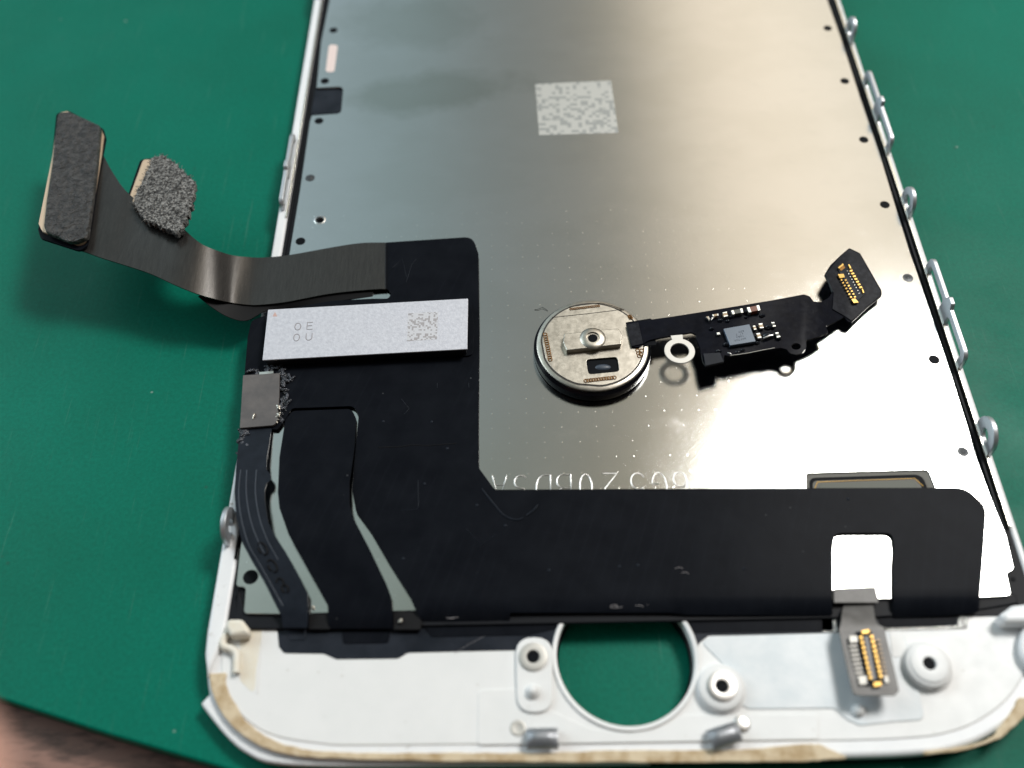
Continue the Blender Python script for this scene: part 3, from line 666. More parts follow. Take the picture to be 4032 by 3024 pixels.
for x, y in bub:
    lathe('trapped_bubble', V2(x, y, ZC), [(.14, zmain(x, y) - .01), (.11, zmain(x, y) + .03), (.06, zmain(x, y) + .055), (.005, zmain(x, y) + .06)], 'flex_blue', mc, 14)
random.seed(3)
for (x0, y0, x1, y1, n_) in ((2390, 2382, 2440, 2396, 3), (2600, 2352, 2650, 2370, 3), (2640, 2238, 2700, 2258, 2), (2480, 2372, 2540, 2384, 2), (1740, 2428, 1775, 2436, 2)):
    L = []
    for k in range(n_):
        a = (random.uniform(x0, x1), random.uniform(y0, y1)); L.append([P(a[0], a[1], ZC + .03), P(a[0] + 18, a[1] - random.uniform(-8, 8), ZC + .05), P(a[0] + 30, a[1] + random.uniform(-6, 6), ZC + .02)])
    tubes('surface_scuff', [[Vector((q.x, q.y, q.z - (.12 if y0 > 2300 else 0))) for q in l] for l in L], .022, 'print_grey', mc)
tubes('pressed_crease', [[P(x, y, zmain(x, y) - .01) for x, y in jitter([(1490, 1760), (1530, 1758), (1570, 1757), (1620, 1754), (1680, 1752), (1740, 1750), (1795, 1748)], 3)]], .05, 'ink_black', mc)
# inner tongue: slightly proud of the main cable
def ztong(x, y):
    z = ZC - .08 + .85 * max(0, min(1, (y - 1640) / 400.)) * max(0, min(1, (2440 - y) / 320.))
    if y > 2400: z -= ((y - 2400) / 73) ** 2 * .4
    return z
tong = [(1124, 1650, 20), (1152, 1618, 25), (1385, 1610, 30), (1403, 1650, 15), (1396, 1760, 10), (1376, 1900, 10), (1376, 1980, 10), (1386, 2030, 10), (1451, 2153, 10), (1521, 2299, 10), (1540, 2350, 10), (1550, 2475, 5), (1294, 2475, 5), (1290, 2380, 10), (1277, 2359, 10), (1136, 2104, 20), (1100, 2000, 20), (1094, 1940, 20), (1100, 1800, 10)]
sheet('inner_ribbon_cable', tong, ztong, .1, 'flex_black', D, grid=30)
# curved sensor cable at the left
def zsens(x, y):
    z = ZC + .05 + .85 * math.sin(math.pi * max(0, min(1, (y - 1700) / 740.)))
    if y > 2400: z -= ((y - 2400) / 73) ** 2 * .3
    return z
sens = [(945, 1686, 3), (1070, 1686, 3), (1058, 1760, 5), (1050, 1811, 5), (1050, 1850, 3), (1066, 1868, 12), (1066, 1890, 12), (1050, 1902, 3), (1043, 1930, 10), (1042, 1960, 20), (1055, 2055, 30), (1085, 2115, 30), (1125, 2174, 20), (1170, 2255, 20), (1212, 2337, 15), (1214, 2400, 8), (1210, 2472, 4),
        (1115, 2472, 4), (1109, 2429, 10), (1039, 2288, 20), (990, 2205, 20), (955, 2140, 30), (930, 2040, 40), (923, 1940, 30), (930, 1833, 20)]
sc_ = sheet('curved_ribbon_cable', sens, zsens, .12, 'flex_blue', D, grid=24)
def offs(l, d): return [(x + d, y) for x, y in l]
e = [(945, 1850), (937, 1940), (946, 2035), (974, 2140), (1010, 2205), (1058, 2290), (1110, 2385)]
tubes('trace_line', [[P(x, y, zsens(x, y) + .0) for x, y in cat(offs(e, 3), 5)], [P(x, y, zsens(x, y)) for x, y in cat([(972, 1850), (970, 1940), (985, 2040), (1010, 2115), (1040, 2180)], 5)],
                     [P(x, y, zsens(x, y)) for x, y in cat([(1010, 1850), (1006, 1940), (1022, 2040), (1052, 2125), (1095, 2205)], 5)]], (.05), 'trace_sheen', sc_)
# printed characters along the cable
def curl(cx_, cy_, rx, ry, rot, a0, a1):
    out_ = []
    for k in range(11):
        a = math.radians(a0 + (a1 - a0) * k / 10); x = rx * math.cos(a); y = ry * math.sin(a)
        X = cx_ + x * math.cos(rot) - y * math.sin(rot); Y = cy_ + x * math.sin(rot) + y * math.cos(rot); out_.append(P(X, Y, zsens(X, Y) + .03))
    return out_
tubes('printed_text', [curl(1034, 2160, 15, 27, -.55, -120, 120), curl(1034, 2160, 15, 27, -.55, 150, 205), curl(1072, 2228, 15, 27, -.55, -120, 120), curl(1072, 2228, 15, 27, -.55, 150, 205),
                       curl(1102, 2292, 13, 16, -.55, -160, 60), curl(1122, 2318, 13, 16, -.55, -220, 100)], .075, 'ink_black', sc_)
# lifted tail that bends up and over the mat
tail = [(1520, 955, 2.78, 1520, 1138, 2.78), (1420, 957, 2.86, 1467, 1139, 2.84), (1300, 975, 3.0, 1300, 1156, 2.97), (1145, 1003, 3.15, 1130, 1188, 3.1), (1037, 1014, 3.25, 1020, 1200, 3.2), (975, 1012, 3.5, 970, 1199, 3.3), (915, 1005, 4.1, 910, 1191, 3.65),
        (850, 985, 5.2, 850, 1178, 4.6), (790, 958, 5.85, 775, 1156, 5.35), (728, 905, 6.2, 690, 1122, 5.85), (660, 830, 6.35, 591, 1077, 6.15), (560, 800, 6.45, 480, 1040, 6.5), (490, 745, 6.75, 400, 1015, 6.8), (435, 664, 7.0, 330, 990, 7.05), (402, 600, 7.2, 250, 965, 7.3)]
tr = ribbon('cable_tail', tail, .12, 'flex_brown', D, n=8, cross=8)
seamx = [P(1518, y, ZC + .1) for y in (958, 1020, 1136)]
tubes('seam_line', [seamx], .03, 'flex_blue', D)
under = [(1470, 1150, 2.55, 1467, 1168, 2.4), (1300, 1160, 2.75, 1300, 1188, 2.5), (1150, 1190, 2.9, 1150, 1210, 2.6), (1050, 1196, 3.0, 1050, 1222, 2.8), (960, 1195, 3.2, 970, 1262, 2.9), (900, 1185, 3.6, 900, 1248, 3.3), (850, 1165, 4.2, 838, 1212, 4.0), (800, 1150, 4.9, 780, 1168, 4.8)]
ribbon('lower_cable_layer', under, .1, 'ink_black', D, n=6, cross=3)
# connector heads at the end of the tail: board stiffener + foam pad
ZH = 7.4
slab('connector_backing', [loop([(222, 446, .6), (270, 436, .6), (408, 508, 1.2), (418, 545, .6), (408, 600), (385, 720), (360, 900), (345, 965, .6), (315, 990, .5), (160, 940, .9), (150, 905, .6), (178, 780), (205, 620)], ZH)], ZH + .05, .25, 'flex_black', D, .06)
slab('connector_stiffener', [loop([(234, 452, .5), (268, 445, .5), (398, 508, .8), (412, 540, .5), (402, 620), (372, 800), (352, 930, .4), (338, 962, .5), (312, 972, .5), (170, 918, .9), (156, 888, .6), (176, 790), (210, 620)], ZH)], ZH + .28, .28, 'stiffener_tan', D, .05)
pad1 = slab('foam_pad', [loop(jitter([(228, 442, .5), (272, 440, .3), (330, 464), (392, 494, .4), (396, 508, .3), (392, 600), (378, 740), (362, 860), (347, 932, .5), (300, 952), (270, 950), (185, 918, .6), (174, 890, .4), (182, 800), (206, 640), (215, 540)] , 2) if False else
        [(228, 442, .5), (272, 440, .3), (330, 464), (392, 494, .4), (396, 508, .3), (384, 640), (370, 760), (356, 860), (346, 932, .5), (300, 950), (270, 950), (182, 914, .6), (172, 888, .4), (184, 780), (206, 640), (215, 540)], ZH + .8)], ZH + .85, .6, 'foam_dark', D, .18)
slab('connector_backing', [loop([(552, 628, .5), (600, 622, .4), (720, 720, .3), (690, 900, .3), (640, 915, .3), (500, 778, .3)], 6.35)], 6.35, .2, 'flex_black', D, .05)
slab('connector_stiffener', [loop([(563, 626, .4), (605, 626, .3), (700, 720, .3), (680, 880, .3), (560, 840, .3), (506, 782, .2)], 6.6)], 6.57, .24, 'stiffener_tan', D, .05)
# fluffy cut foam
f2 = [(596, 626), (640, 606), (700, 650), (768, 715), (755, 790), (745, 840), (725, 880), (702, 920), (640, 893), (572, 866), (520, 797), (558, 715)]
f2 = [(q.x, q.y) for q in dens([Vector(q) for q in f2], 7)]
random.seed(5)
f2 = [(x + random.gauss(0, 2.6), y + random.gauss(0, 2.6)) for x, y in f2]
fo = slab('foam_pad', [loop(f2, 7.3)], 7.3, .75, 'foam_grey', D, .08)
fib = []
for k in range(420):
    x = random.uniform(520, 770); y = random.uniform(610, 920)
    if not inside((x, y), f2): continue
    w = P(x, y, 7.3); dv = Vector((random.gauss(0, .12), random.gauss(0, .12), random.uniform(.02, .16)))
    fib.append([w - Vector((0, 0, .05)), w + dv * .6 + Vector((0, 0, .05)), w + dv + Vector((random.gauss(0, .05), random.gauss(0, .05), 0))])
for k in range(len(f2)):
    x, y = f2[k]
    if random.random() < .8:
        w = P(x, y, 7.2); c = P(650, 760, 7.2); dv = (w - c).normalized() * random.uniform(.1, .28)
        fib.append([w, w + dv + Vector((random.gauss(0, .08), random.gauss(0, .08), .05))])
fb = tubes('foam_fibres', fib, .025, 'foam_grey', D)
bmj = bmesh.new(); bmj.from_mesh(fo.data); bmj.from_mesh(fb.data); bmj.to_mesh(fo.data); bmj.free(); bpy.data.objects.remove(fb)
bits = []
random.seed(11)
# --- metal shield block on the cable
ZS = 3.95
q = [(1055, 1219, .08), (1843, 1175, .08), (1840, 1374, .08), (1033, 1418, .08)]
blk = slab('shield_block', [loop([(1062, 1224, .1), (1838, 1181, .1), (1834, 1370, .1), (1040, 1412, .1)], ZS)], ZS - .14, ZS - .14 - 2.74, 'shield_side', D, .05)
cov = slab('shield_cover', [loop(q, ZS)], ZS, .15, 'shield_silver', blk, .04)
def cellpt(x, y, zz, dx, dy): return V2(x + dx, y + dy, zz)
it = []
for ch, x, y in (('O', 1160, 1300), ('E', 1208, 1297), ('O', 1155, 1343), ('U', 1204, 1340)):
    o = V2(x, y, ZS); rt = V2(x + 23, y - 1.2, ZS) - o; u2 = (V2(x + 2, y - 27, ZS) - o) / 1.4
    it.append((ch, o, rt, u2))
letters('engraved_letter', it, ZS + .004, .035, 'print_grey', blk)
slab('engraved_arrow', [loop([(1073, 1246), (1092, 1246), (1083, 1228)], ZS)], ZS + .006, .01, 'print_rose', blk)
slab('engraved_patch', [loop([(1607, 1234), (1725, 1228), (1720, 1336), (1602, 1344)], ZS)], ZS + .006, .01, 'etched_grey', blk)
slab('base_skirt', [loop([(1040, 1228, .3), (1858, 1190, .5), (1868, 1300, .5), (1862, 1400, .6), (1060, 1440, .3)], 2.85)], 2.87, .1, 'flex_black', D, .03)
# tape patch and torn glue at the left
tp = slab('tape_patch', [loop([(957, 1477, .05), (1101, 1469, .05), (1099, 1560), (1093, 1651, .1), (1080, 1674, .4), (944, 1685, .05)], 3.1)], 3.1, .25, 'taupe_tape', D, .03)
tubes('tape_tear', [[P(995, 1650, 3.12), P(998, 1636, 3.2), P(1004, 1628, 3.14), P(1001, 1640, 3.2)]], .07, 'nickel', tp)
def blob(name, px_, z, n, spread, rad, mat):
    bm = bmesh.new()
    for k in range(n):
        x, y = random.choice(px_); x += random.uniform(-spread, spread); y += random.uniform(-spread, spread)
        w = P(x, y, z + random.uniform(-.05, .1)); r_ = random.uniform(*rad)
        g = bmesh.ops.create_icosphere(bm, subdivisions=2, radius=r_, matrix=Matrix.Translation(w) @ Matrix.Rotation(random.uniform(0, 3), 4, 'Z') @ Matrix.Diagonal((1.5, .8, .6, 1)))
        for vv in g['verts']:
            nn = noise.noise(vv.co * 3.5); vv.co += (vv.co - w) * nn * .9
    me = bpy.data.meshes.new(name); bm.to_mesh(me); bm.free()
    return link(name, me, mat, D, smooth=True)
blob('glue_residue', [(1110, 1470), (1120, 1500), (1115, 1540), (1122, 1570), (1112, 1600), (1105, 1630), (1098, 1650), (1130, 1475), (1148, 1490), (1125, 1590)], ZC + .02, 60, 10, (.10, .30), 'glue_mess')
blob('glue_residue', [(990, 1455), (1015, 1460), (1050, 1450), (1080, 1445), (1110, 1452), (1060, 1462)], ZC + .02, 34, 9, (.10, .24), 'glue_mess')
blob('glue_residue', [(952, 1700), (950, 1740), (955, 1780), (965, 1800), (950, 1820), (990, 1815), (975, 1760), (1010, 1810), (965, 1710)], ZC + .05, 60, 9, (.10, .28), 'glue_mess')
slab('gold_pad', [loop([(1020, 1464), (1076, 1459), (1076, 1468), (1020, 1474)], ZC + .3)], ZC + .25, .2, 'tin', D)
blob('glue_residue', [(1097, 1610), (1095, 1635), (1090, 1655), (1098, 1600)], ZC + .3, 16, 6, (.06, .16), 'nickel')
# fittings seen below the cable fold
slab('fold_pad', [loop([(1215, 2400), (1290, 2398), (1300, 2478), (1215, 2478)], 2.3, .1)], 2.3, .3, 'ink_black', D, .05)
slab('fold_pad', [loop([(1545, 2352), (1620, 2352), (1660, 2450), (1655, 2480), (1550, 2480)], 2.3, .1)], 2.3, .3, 'ink_black', D, .05)
for q_ in [(1575, 2446), (1232, 2391), (1660, 2375)]: blob('solder_speck', [q_], 2.45, 4, 3, (.07, .13), 'nickel')
# thin dark sheets below the folds: cable layers with their shade put in
slab('fold_layer_shade', [loop([(1110, 2470), (1205, 2470), (1200, 2520), (1140, 2520)], ZF + .1, .2)], ZF + .09, .05, 'film_black', D, .04)
slab('fold_layer_shade', [loop([(1345, 2476), (1540, 2476), (1528, 2532), (1350, 2534)], ZF + .1, .3)], ZF + .09, .05, 'flex_black', D, .04)
slab('fold_layer_shade', [loop([(1650, 2448), (2230, 2420), (2215, 2470), (2080, 2500), (1700, 2508)], ZF + .1, .3)], ZF + .09, .05, 'flex_black', D, .05)
slab('fold_layer_shade', [loop([(2700, 2420), (3280, 2426), (3282, 2484), (2730, 2492)], ZF + .1, .3)], ZF + .09, .05, 'flex_black', D, .05)
slab('fold_layer_shade', [loop([(3455, 2428), (3800, 2414), (3772, 2425), (3765, 2462), (3470, 2472)], ZF + .1, .3)], ZF + .09, .05, 'flex_black', D, .05)

# --- small connector cable hanging over the white panel
stem = [(3325, 2380, 2.1, 3440, 2376, 2.1), (3318, 2398, 2.6, 3440, 2394, 2.6), (3314, 2425, 3.1, 3446, 2432, 3.1), (3312, 2450, 3.3, 3453, 2455, 3.35), (3305, 2478, 3.4, 3483, 2474, 3.45), (3308, 2500, 3.42, 3488, 2500, 3.47), (3330, 2600, 3.5, 3513, 2600, 3.55), (3353, 2702, 3.6, 3537, 2702, 3.65), (3362, 2728, 3.62, 3538, 2722, 3.66), (3385, 2738, 3.63, 3524, 2738, 3.67)]
cc = ribbon('connector_cable', stem, .16, 'flex_taupe', D, n=6, cross=6)
def lin(a, b2, s): return (a[0] + (b2[0] - a[0]) * s, a[1] + (b2[1] - a[1]) * s)
ZK = 3.62
sk = slab('board_socket', [loop([(3370, 2486, .1), (3430, 2480, .1), (3478, 2690, .1), (3412, 2702, .1)], ZK + .15)], ZK + .12, .2, 'gasket_black', D, .03)
slab('socket_core', [loop([(3400, 2505, .1), (3420, 2502, .1), (3452, 2676, .1), (3430, 2680, .1)], ZK + .3)], ZK + .3, .2, 'socket_grey', sk, .04)
gold = []; dk = []; gr = []
def pin(cx_, cy_, w, h, z, mat):
    ax = Vector((.232, .973))
    pts = []
    for a, b2 in ((-w, -h), (w, -h), (w, h), (-w, h)):
        pts.append((cx_ + a * .98 - b2 * -.0 + b2 * .23, cy_ + b2 * .97 - a * .06))
    return pts
def multi(name, quads, z, th, mat, parent):
    if len(quads) > 1:
        for q in quads: multi(name, [q], z, th, mat, parent)
        return
    bm = bmesh.new()
    for q in quads:
        t_ = [bm.verts.new(P(x, y, z)) for x, y in q]; b_ = [bm.verts.new(v3.co - Vector((0, 0, th))) for v3 in t_]
        bm.faces.new(t_); bm.faces.new(b_[::-1])
        for i in range(4): bm.faces.new((t_[i], t_[(i + 1) % 4], b_[(i + 1) % 4], b_[i]))
    bmesh.ops.recalc_face_normals(bm, faces=bm.faces)
    me = bpy.data.meshes.new(name); bm.to_mesh(me); bm.free(); return link(name, me, mat, parent)
top_, bot_ = (3391, 2510), (3428, 2668)
g1 = [pin(*lin(top_, bot_, k / 8), 5, 6, 0, 0) for k in range(9)]
g2 = [pin(*lin((3433, 2506), (3468, 2662), k / 8), 6, 6, 0, 0) for k in range(9)]
multi('contact_pin', g1, ZK + .34, .25, 'gold', sk); multi('contact_pin', g2, ZK + .34, .25, 'gold', sk)
multi('end_contact', [[(3393, 2483), (3422, 2478), (3423, 2492), (3395, 2496)], [(3440, 2688), (3468, 2683), (3472, 2698), (3442, 2703)]], ZK + .34, .3, 'gold', sk)
g3 = [pin(*lin((3360, 2543), (3385, 2648), k / 6), 16, 3, 0, 0) for k in range(7)]
multi('solder_lead', g3, ZK + .08, .12, 'washer_steel', sk)
multi('solder_lead', [pin(*lin((3458, 2520), (3488, 2660), k / 8), 8, 4, 0, 0) for k in range(9)], ZK + .1, .12, 'cap_tan', sk)
multi('corner_post', [[(3345, 2504), (3374, 2502), (3378, 2528), (3348, 2530)], [(3380, 2662), (3410, 2660), (3414, 2692), (3386, 2696)], [(3482, 2664), (3496, 2662), (3500, 2686), (3486, 2690)]], ZK + .2, .25, 'washer_steel', sk)

# ================================================================ HOME BUTTON (loose, resting on the plate)
ZB = 3.85
ca = P(2114, 1352, ZB); cb = P(2553, 1352, ZB)
BR = (cb - ca).length / 2; cc0 = P(2333, 1354, ZB); BC = (cc0.x, cc0.y)
H = thing('home_button', (BC[0], BC[1], ZP), 'round silver home button with a black flex cable lying on the steel plate', 'home button')
lathe('button_cap', BC, [(.01, ZP + .02), (BR - .05, ZP + .02), (BR + .24, ZP + .12), (BR + .30, ZP + .4), (BR + .28, ZP + .95), (BR + .05, ZP + 1.18), (BR - .3, ZP + 1.2)], 'sapphire_black', H, 72)
lathe('metal_ring', BC, [(BR - .05, ZP + 1.1), (BR + .03, ZB - .22), (BR + .01, ZB - .08), (BR - .08, ZB - .02), (BR - .55, ZB), (BR - .6, ZB - .06)], 'nickel', H, 72)
def chord_disc(c, r, cuts, n=96):
    """disc outline cut by chords: (angle deg of chord normal, distance)"""
    out_ = []
    for k in range(n):
        a = 2 * math.pi * k / n; rr_ = r
        for ca_, d in cuts:
            dd_ = math.cos(a - math.radians(ca_))
            if dd_ > 1e-3: rr_ = min(rr_, d / dd_)
        out_.append(Vector((c[0] + rr_ * math.cos(a), c[1] + rr_ * math.sin(a))))
    return out_
cuts = [(187, BR * .885), (263, BR * .885), (96, BR * .93)]
rect = loop([(2000 + .3617 * x, 1100 + .3617 * y, .35) for x, y in [(850, 875), (1190, 848), (1212, 1005), (875, 1038)]], ZB)
slab('seat_groove', [chord_disc(BC, BR * .935, [(a, d + BR * .03) for a, d in cuts]), rect], ZB + .0, .25, 'dark_line', H)
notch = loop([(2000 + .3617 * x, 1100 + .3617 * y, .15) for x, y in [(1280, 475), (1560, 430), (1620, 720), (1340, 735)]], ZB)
pc = slab('button_plate', [chord_disc(BC, BR * .905, cuts), rect], ZB + .06, .2, 'nickel', H, .03)
slab('plate_window', [rect], ZB - .12, .1, 'hole_dark', H)
lathe('window_component', V2(2000 + .3617 * 1035, 1100 + .3617 * 955, ZB - .1), [(.01, ZB + .0), (.35, ZB - .0), (.62, ZB - .06), (.75, ZB - .15)], 'chip_print', H, 24, .45)
slab('dark_notch', [notch], ZB + .09, .06, 'hole_dark', H)  # near-black patch where the cable meets the button
tubes('plate_step', [[P(2000 + .3617 * x, 1100 + .3617 * y, ZB + .06) for x, y in [(480, 415), (860, 375), (1265, 325)]], [P(2000 + .3617 * x, 1100 + .3617 * y, ZB + .06) for x, y in [(665, 300), (880, 270), (1010, 258), (1130, 285), (1240, 325)]]], .035, 'dark_line', pc)
# weld dots
def welds(name, a, b2, n, r=.17):
    L = []
    for k in range(n):
        x, y = lin(a, b2, k / max(1, n - 1)); w = P(2000 + .3617 * x, 1100 + .3617 * y, ZB + .065)
        L.append([(w.x + r * math.cos(t_), w.y + r * math.sin(t_), w.z) for t_ in [2 * math.pi * j / 12 for j in range(12)]])
    return tubes(name, L, .055, 'weld_brown', pc, cyc=True)
welds('weld_row', (405, 600), (460, 875), 12); welds('weld_row', (848, 1105), (1158, 1070), 12); welds('weld_row', (1412, 775), (1430, 835), 3); welds('weld_row', (1455, 775), (1445, 815), 2); welds('weld_row', (1325, 405), (1335, 420), 2)
welds('engraved_row', (685, 325), (985, 290), 14, .10)
# spring bar with threaded boss
zz = ZB + .62
bar_o = slab('spring_bar', [loop([(2000 + .3617 * x, 1100 + .3617 * y, rr_) for x, y, rr_ in [(610, 590, .1), (1205, 530, .3), (1245, 600, .4), (1235, 705, .1), (640, 772, .1), (598, 680, .5)]], zz)], zz, .56, 'nickel', H, .08)
bc = V2(2000 + .3617 * 925, 1100 + .3617 * 632, zz + .12)
lathe('threaded_boss', bc, [(1.2, zz - .02), (1.12, zz + .06), (.85, zz + .14), (.62, zz + .15), (.58, zz + .05), (.6, zz - .05), (.52, zz - .12), (.58, zz - .2), (.5, zz - .3), (.56, zz - .38), (.46, zz - .5), (.01, zz - .52)], 'nickel', bar_o, 40)
slab('boss_hole', [circ(bc, .44, 24)], zz + .03, .1, 'hole_dark', bar_o)
# cable
B_ = lambda x, y: (2600 + .4521 * x, 900 + .4521 * y)
zc_ = pw([(2467, 4.05), (2560, 4.1), (2700, 4.25), (2900, 4.4), (3170, 4.35), (3230, 4.1), (3290, 3.7), (3340, 3.4), (3420, 3.2)])
def zcab(x, y): return zc_(x) + .03 * math.sin(x * .02 + y * .015)
co_ = [(2467, 1274, 6), (2514, 1265, 4), (2651, 1246, 3)] + [(*B_(x, y), r_) for x, y, r_ in [(400, 720, 3), (1000, 620, 3), (1250, 573, 12), (1302, 590, 10), (1335, 635, 8), (1400, 640, 12), (1470, 600, 10), (1500, 550, 6), (1470, 470, 6), (1430, 400, 8), (1480, 320, 6), (1570, 232, 5), (1645, 170, 6), (1690, 190, 5), (1740, 215, 6), (1925, 535, 8), (1928, 585, 8), (1800, 690, 5), (1668, 815, 7), (1635, 808, 4), (1600, 768, 6), (1520, 815, 8), (1440, 850, 6), (1460, 905, 5), (1380, 940, 4), (1270, 972, 6), (1272, 1040, 15), (1235, 1085, 20), (1180, 1098, 20), (1130, 1085, 20), (1100, 1050, 12), (1050, 1038, 10), (900, 1055, 5), (600, 1108, 5), (555, 1100, 5), (556, 1162, 5), (400, 1200, 5), (372, 1160, 5), (345, 1030, 8), (315, 960, 10), (312, 920, 8), (270, 903, 14), (180, 918, 8), (0, 950, 4)]] + [(2560, 1338, 5), (2543, 1346, 5), (2517, 1367, 6), (2487, 1366, 6)]
hl = [(3135 + 19 * math.cos(a), 1364 + 13 * math.sin(a), 0) for a in [2 * math.pi * k / 16 for k in range(16)]]
cable = sheet('flex_cable', co_, zcab, .22, 'cable_gloss', H, holes=[hl], grid=16, r=4)
head = [(*B_(x, y), 3) for x, y in [(1440, 400), (1570, 240), (1645, 178), (1735, 222), (1915, 540), (1915, 580), (1665, 800), (1600, 757), (1500, 700), (1510, 560)]]
sheet('stiff_head', head, lambda x, y: zcab(x, y) + .1, .12, 'cable_dusty', cable, grid=16, r=4)
# tab where cable enters the button, and folded flap
boxpx('cable_anchor', [(2000 + .3617 * x, 1100 + .3617 * y, .1) for x, y in [(1290, 490), (1420, 462), (1475, 700), (1345, 728)]], 4.2, .2, 'cable_dusty', cable, .05)
boxpx('folded_flap', [(2769, 1392, .05), (2835, 1387, .05), (2850, 1424, .05), (2778, 1440, .05)], 4.55, .12, 'flex_blue', cable, .03)
# washer lug
wc = V2(2676, 1381, 4.25)
wl = slab('washer_lug', [circ(wc, 1.38, 40), circ(wc, .84, 32)], 4.27, .16, 'washer_steel', H, .03)
slab('lug_neck', [loop([(2641, 1322), (2687, 1318), (2690, 1342), (2650, 1346)], 4.25)], 4.265, .14, 'washer_steel', wl)
# components
Z3 = 4.72
def comp(name, quad, h, body, ends=None, parent=H):
    zt = 4.42 + h
    o = boxpx(name, quad, zt, h, body, parent, .03, .03)
    return o
chip = comp('sensor_chip', [(2849, 1294), (2951, 1276), (2976, 1344), (2875, 1360)], .38, 'chip_glass')
it = []
for row, (s, xx, yy) in enumerate((('NCF2AM', 2935, 1329), ('1A83', 2927, 1319), ('A1 3', 2925, 1310), ('80M', 2928, 1300))):
    for k, ch in enumerate(s):
        if ch == ' ': continue
        x = xx - k * 7.6; y = yy + k * 1.6; zt = 4.805
        o = V2(x, y, zt); rt = V2(x - 4.8, y + 1, zt) - o; u2 = (V2(x + 2, y + 6, zt) - o) / 1.4
        it.append((ch, o, rt, u2))
letters('chip_marking', it, 4.803, .014, 'chip_print', chip)
C5 = lambda x, y: (2750 + .1808 * x, 1150 + .1808 * y)
def q5(*p): return [C5(x, y) for x, y in p]
def capacitor(p, h, body, vertical=False):
    """p: four corners in the close-up; metal ends + ceramic body"""
    o = comp('capacitor', q5(*p), h, body)
    a, b2, c, d = [Vector(x) for x in p]; zt = 4.42 + h
    if vertical: e1_ = [a, b2, b2.lerp(c, .26), a.lerp(d, .26)]; e2_ = [a.lerp(d, .74), b2.lerp(c, .74), c, d]
    else: e1_ = [a, a.lerp(b2, .22), d.lerp(c, .22), d]; e2_ = [a.lerp(b2, .78), b2, c, d.lerp(c, .78)]
    for e_ in (e1_, e2_):
        cen = sum(e_, Vector((0, 0))) / 4; e_ = [cen + (w - cen) * 1.06 for w in e_]
        boxpx('end_cap', [C5(w.x, w.y) for w in e_], zt + .02, h + .02, 'tin', o, .03, .04)
    return o
capacitor([(1055, 335), (1320, 280), (1355, 390), (1100, 440)], .5, 'cap_brown')
capacitor([(710, 400), (960, 350), (980, 440), (745, 485)], .45, 'cap_grey')
capacitor([(300, 485), (435, 465), (440, 510), (315, 530)], .3, 'cap_tan')
capacitor([(525, 440), (620, 420), (645, 520), (555, 540)], .3, 'cap_tan', True)
capacitor([(160, 535), (225, 520), (250, 590), (235, 600)], .2, 'cap_tan')
capacitor([(1182, 732), (1240, 724), (1270, 812), (1212, 822)], .25, 'cap_tan', True)
capacitor([(1305, 685), (1390, 672), (1428, 778), (1350, 790)], .28, 'cap_tan', True)
capacitor([(1260, 895), (1340, 885), (1378, 990), (1300, 1005)], .28, 'cap_tan', True)
capacitor([(1670, 880), (1740, 870), (1790, 975), (1710, 990)], .25, 'cap_grey', True)
capacitor([(1585, 655), (1650, 648), (1690, 745), (1625, 755)], .25, 'cap_grey', True)
capacitor([(395, 880), (465, 870), (480, 915), (410, 930)], .2, 'tin')
# clear resin fillets around the parts: glossy beads
def bead(px_, r, h, mat='resin_clear'):
    w = P(px_[0], px_[1], 4.42)
    return lathe('resin_bead', (w.x, w.y), [(r, 4.38), (r * .8, 4.42 + h * .55), (r * .45, 4.42 + h * .9), (.01, 4.42 + h)], mat, cable, 18, .6)
for x, y, r_, h_ in [(1530, 770, .42, .3), (1520, 960, .62, .28), (600, 1150, .34, .3), (440, 1290, .3, .2), (960, 1270, .25, .2), (700, 560, .22, .3), (640, 640, .25, .2), (1020, 460, .25, .35), (1390, 520, .3, .25), (290, 800, .25, .2), (1750, 1030, .2, .25), (1280, 1110, .25, .2), (480, 620, .3, .2), (1040, 560, .22, .2), (860, 1310, .3, .15)]:
    bead(C5(x, y), r_, h_)
tubes('edge_gleam', [[P(*C5(x, y), 4.44) for x, y in [(690, 1385), (1100, 1325), (1360, 1270), (1660, 1215)]]], .03, 'washer_steel', cable)  # highlight along the cable edge laid on as a thin pale strip
for k, (a, b2) in enumerate((((275, 615), (330, 550)), ((640, 1320), (720, 1360)), ((1410, 1010), (1620, 940)))):
    tubes('solder_streak', [[P(*C5(*a), 4.66 if k < 2 else 4.6), P(*C5((a[0] + b2[0]) / 2, (a[1] + b2[1]) / 2 - 8), 4.72), P(*C5(*b2), 4.66)]], .05 if k < 2 else .11, 'nickel_bright', cable)
# connector on the head
Q = lambda x, y: (3230 + .1567 * x, 960 + .1567 * y)
zh_ = lambda x, y: zcab(x, y) + .1
def hq(quads, up_, th, mat, name, parent):
    if len(quads) > 1:
        for q in quads: hq([q], up_, th, mat, name, parent)
        return
    bm = bmesh.new()
    for q in quads:
        t_ = [bm.verts.new(P(*Q(x, y), zh_(*Q(x, y)) + up_)) for x, y in q]; b_ = [bm.verts.new(v3.co - Vector((0, 0, th))) for v3 in t_]
        bm.faces.new(t_); bm.faces.new(b_[::-1])
        for i in range(4): bm.faces.new((t_[i], t_[(i + 1) % 4], b_[(i + 1) % 4], b_[i]))
    bmesh.ops.recalc_face_normals(bm, faces=bm.faces)
    me = bpy.data.meshes.new(name); bm.to_mesh(me); bm.free(); return link(name, me, mat, parent)
plug = hq([[(440, 610), (740, 500), (1120, 1260), (860, 1500)]], .12, .15, 'flex_blue', 'plug_housing', H)
def row(a, b2, n, w, h, ang=.06):
    out_ = []
    for k in range(n):
        x, y = lin(a, b2, k / (n - 1)); out_.append([(x - w, y - h * .4), (x + w * .6, y - h), (x + w, y + h * .4), (x - w * .6, y + h)])
    return out_
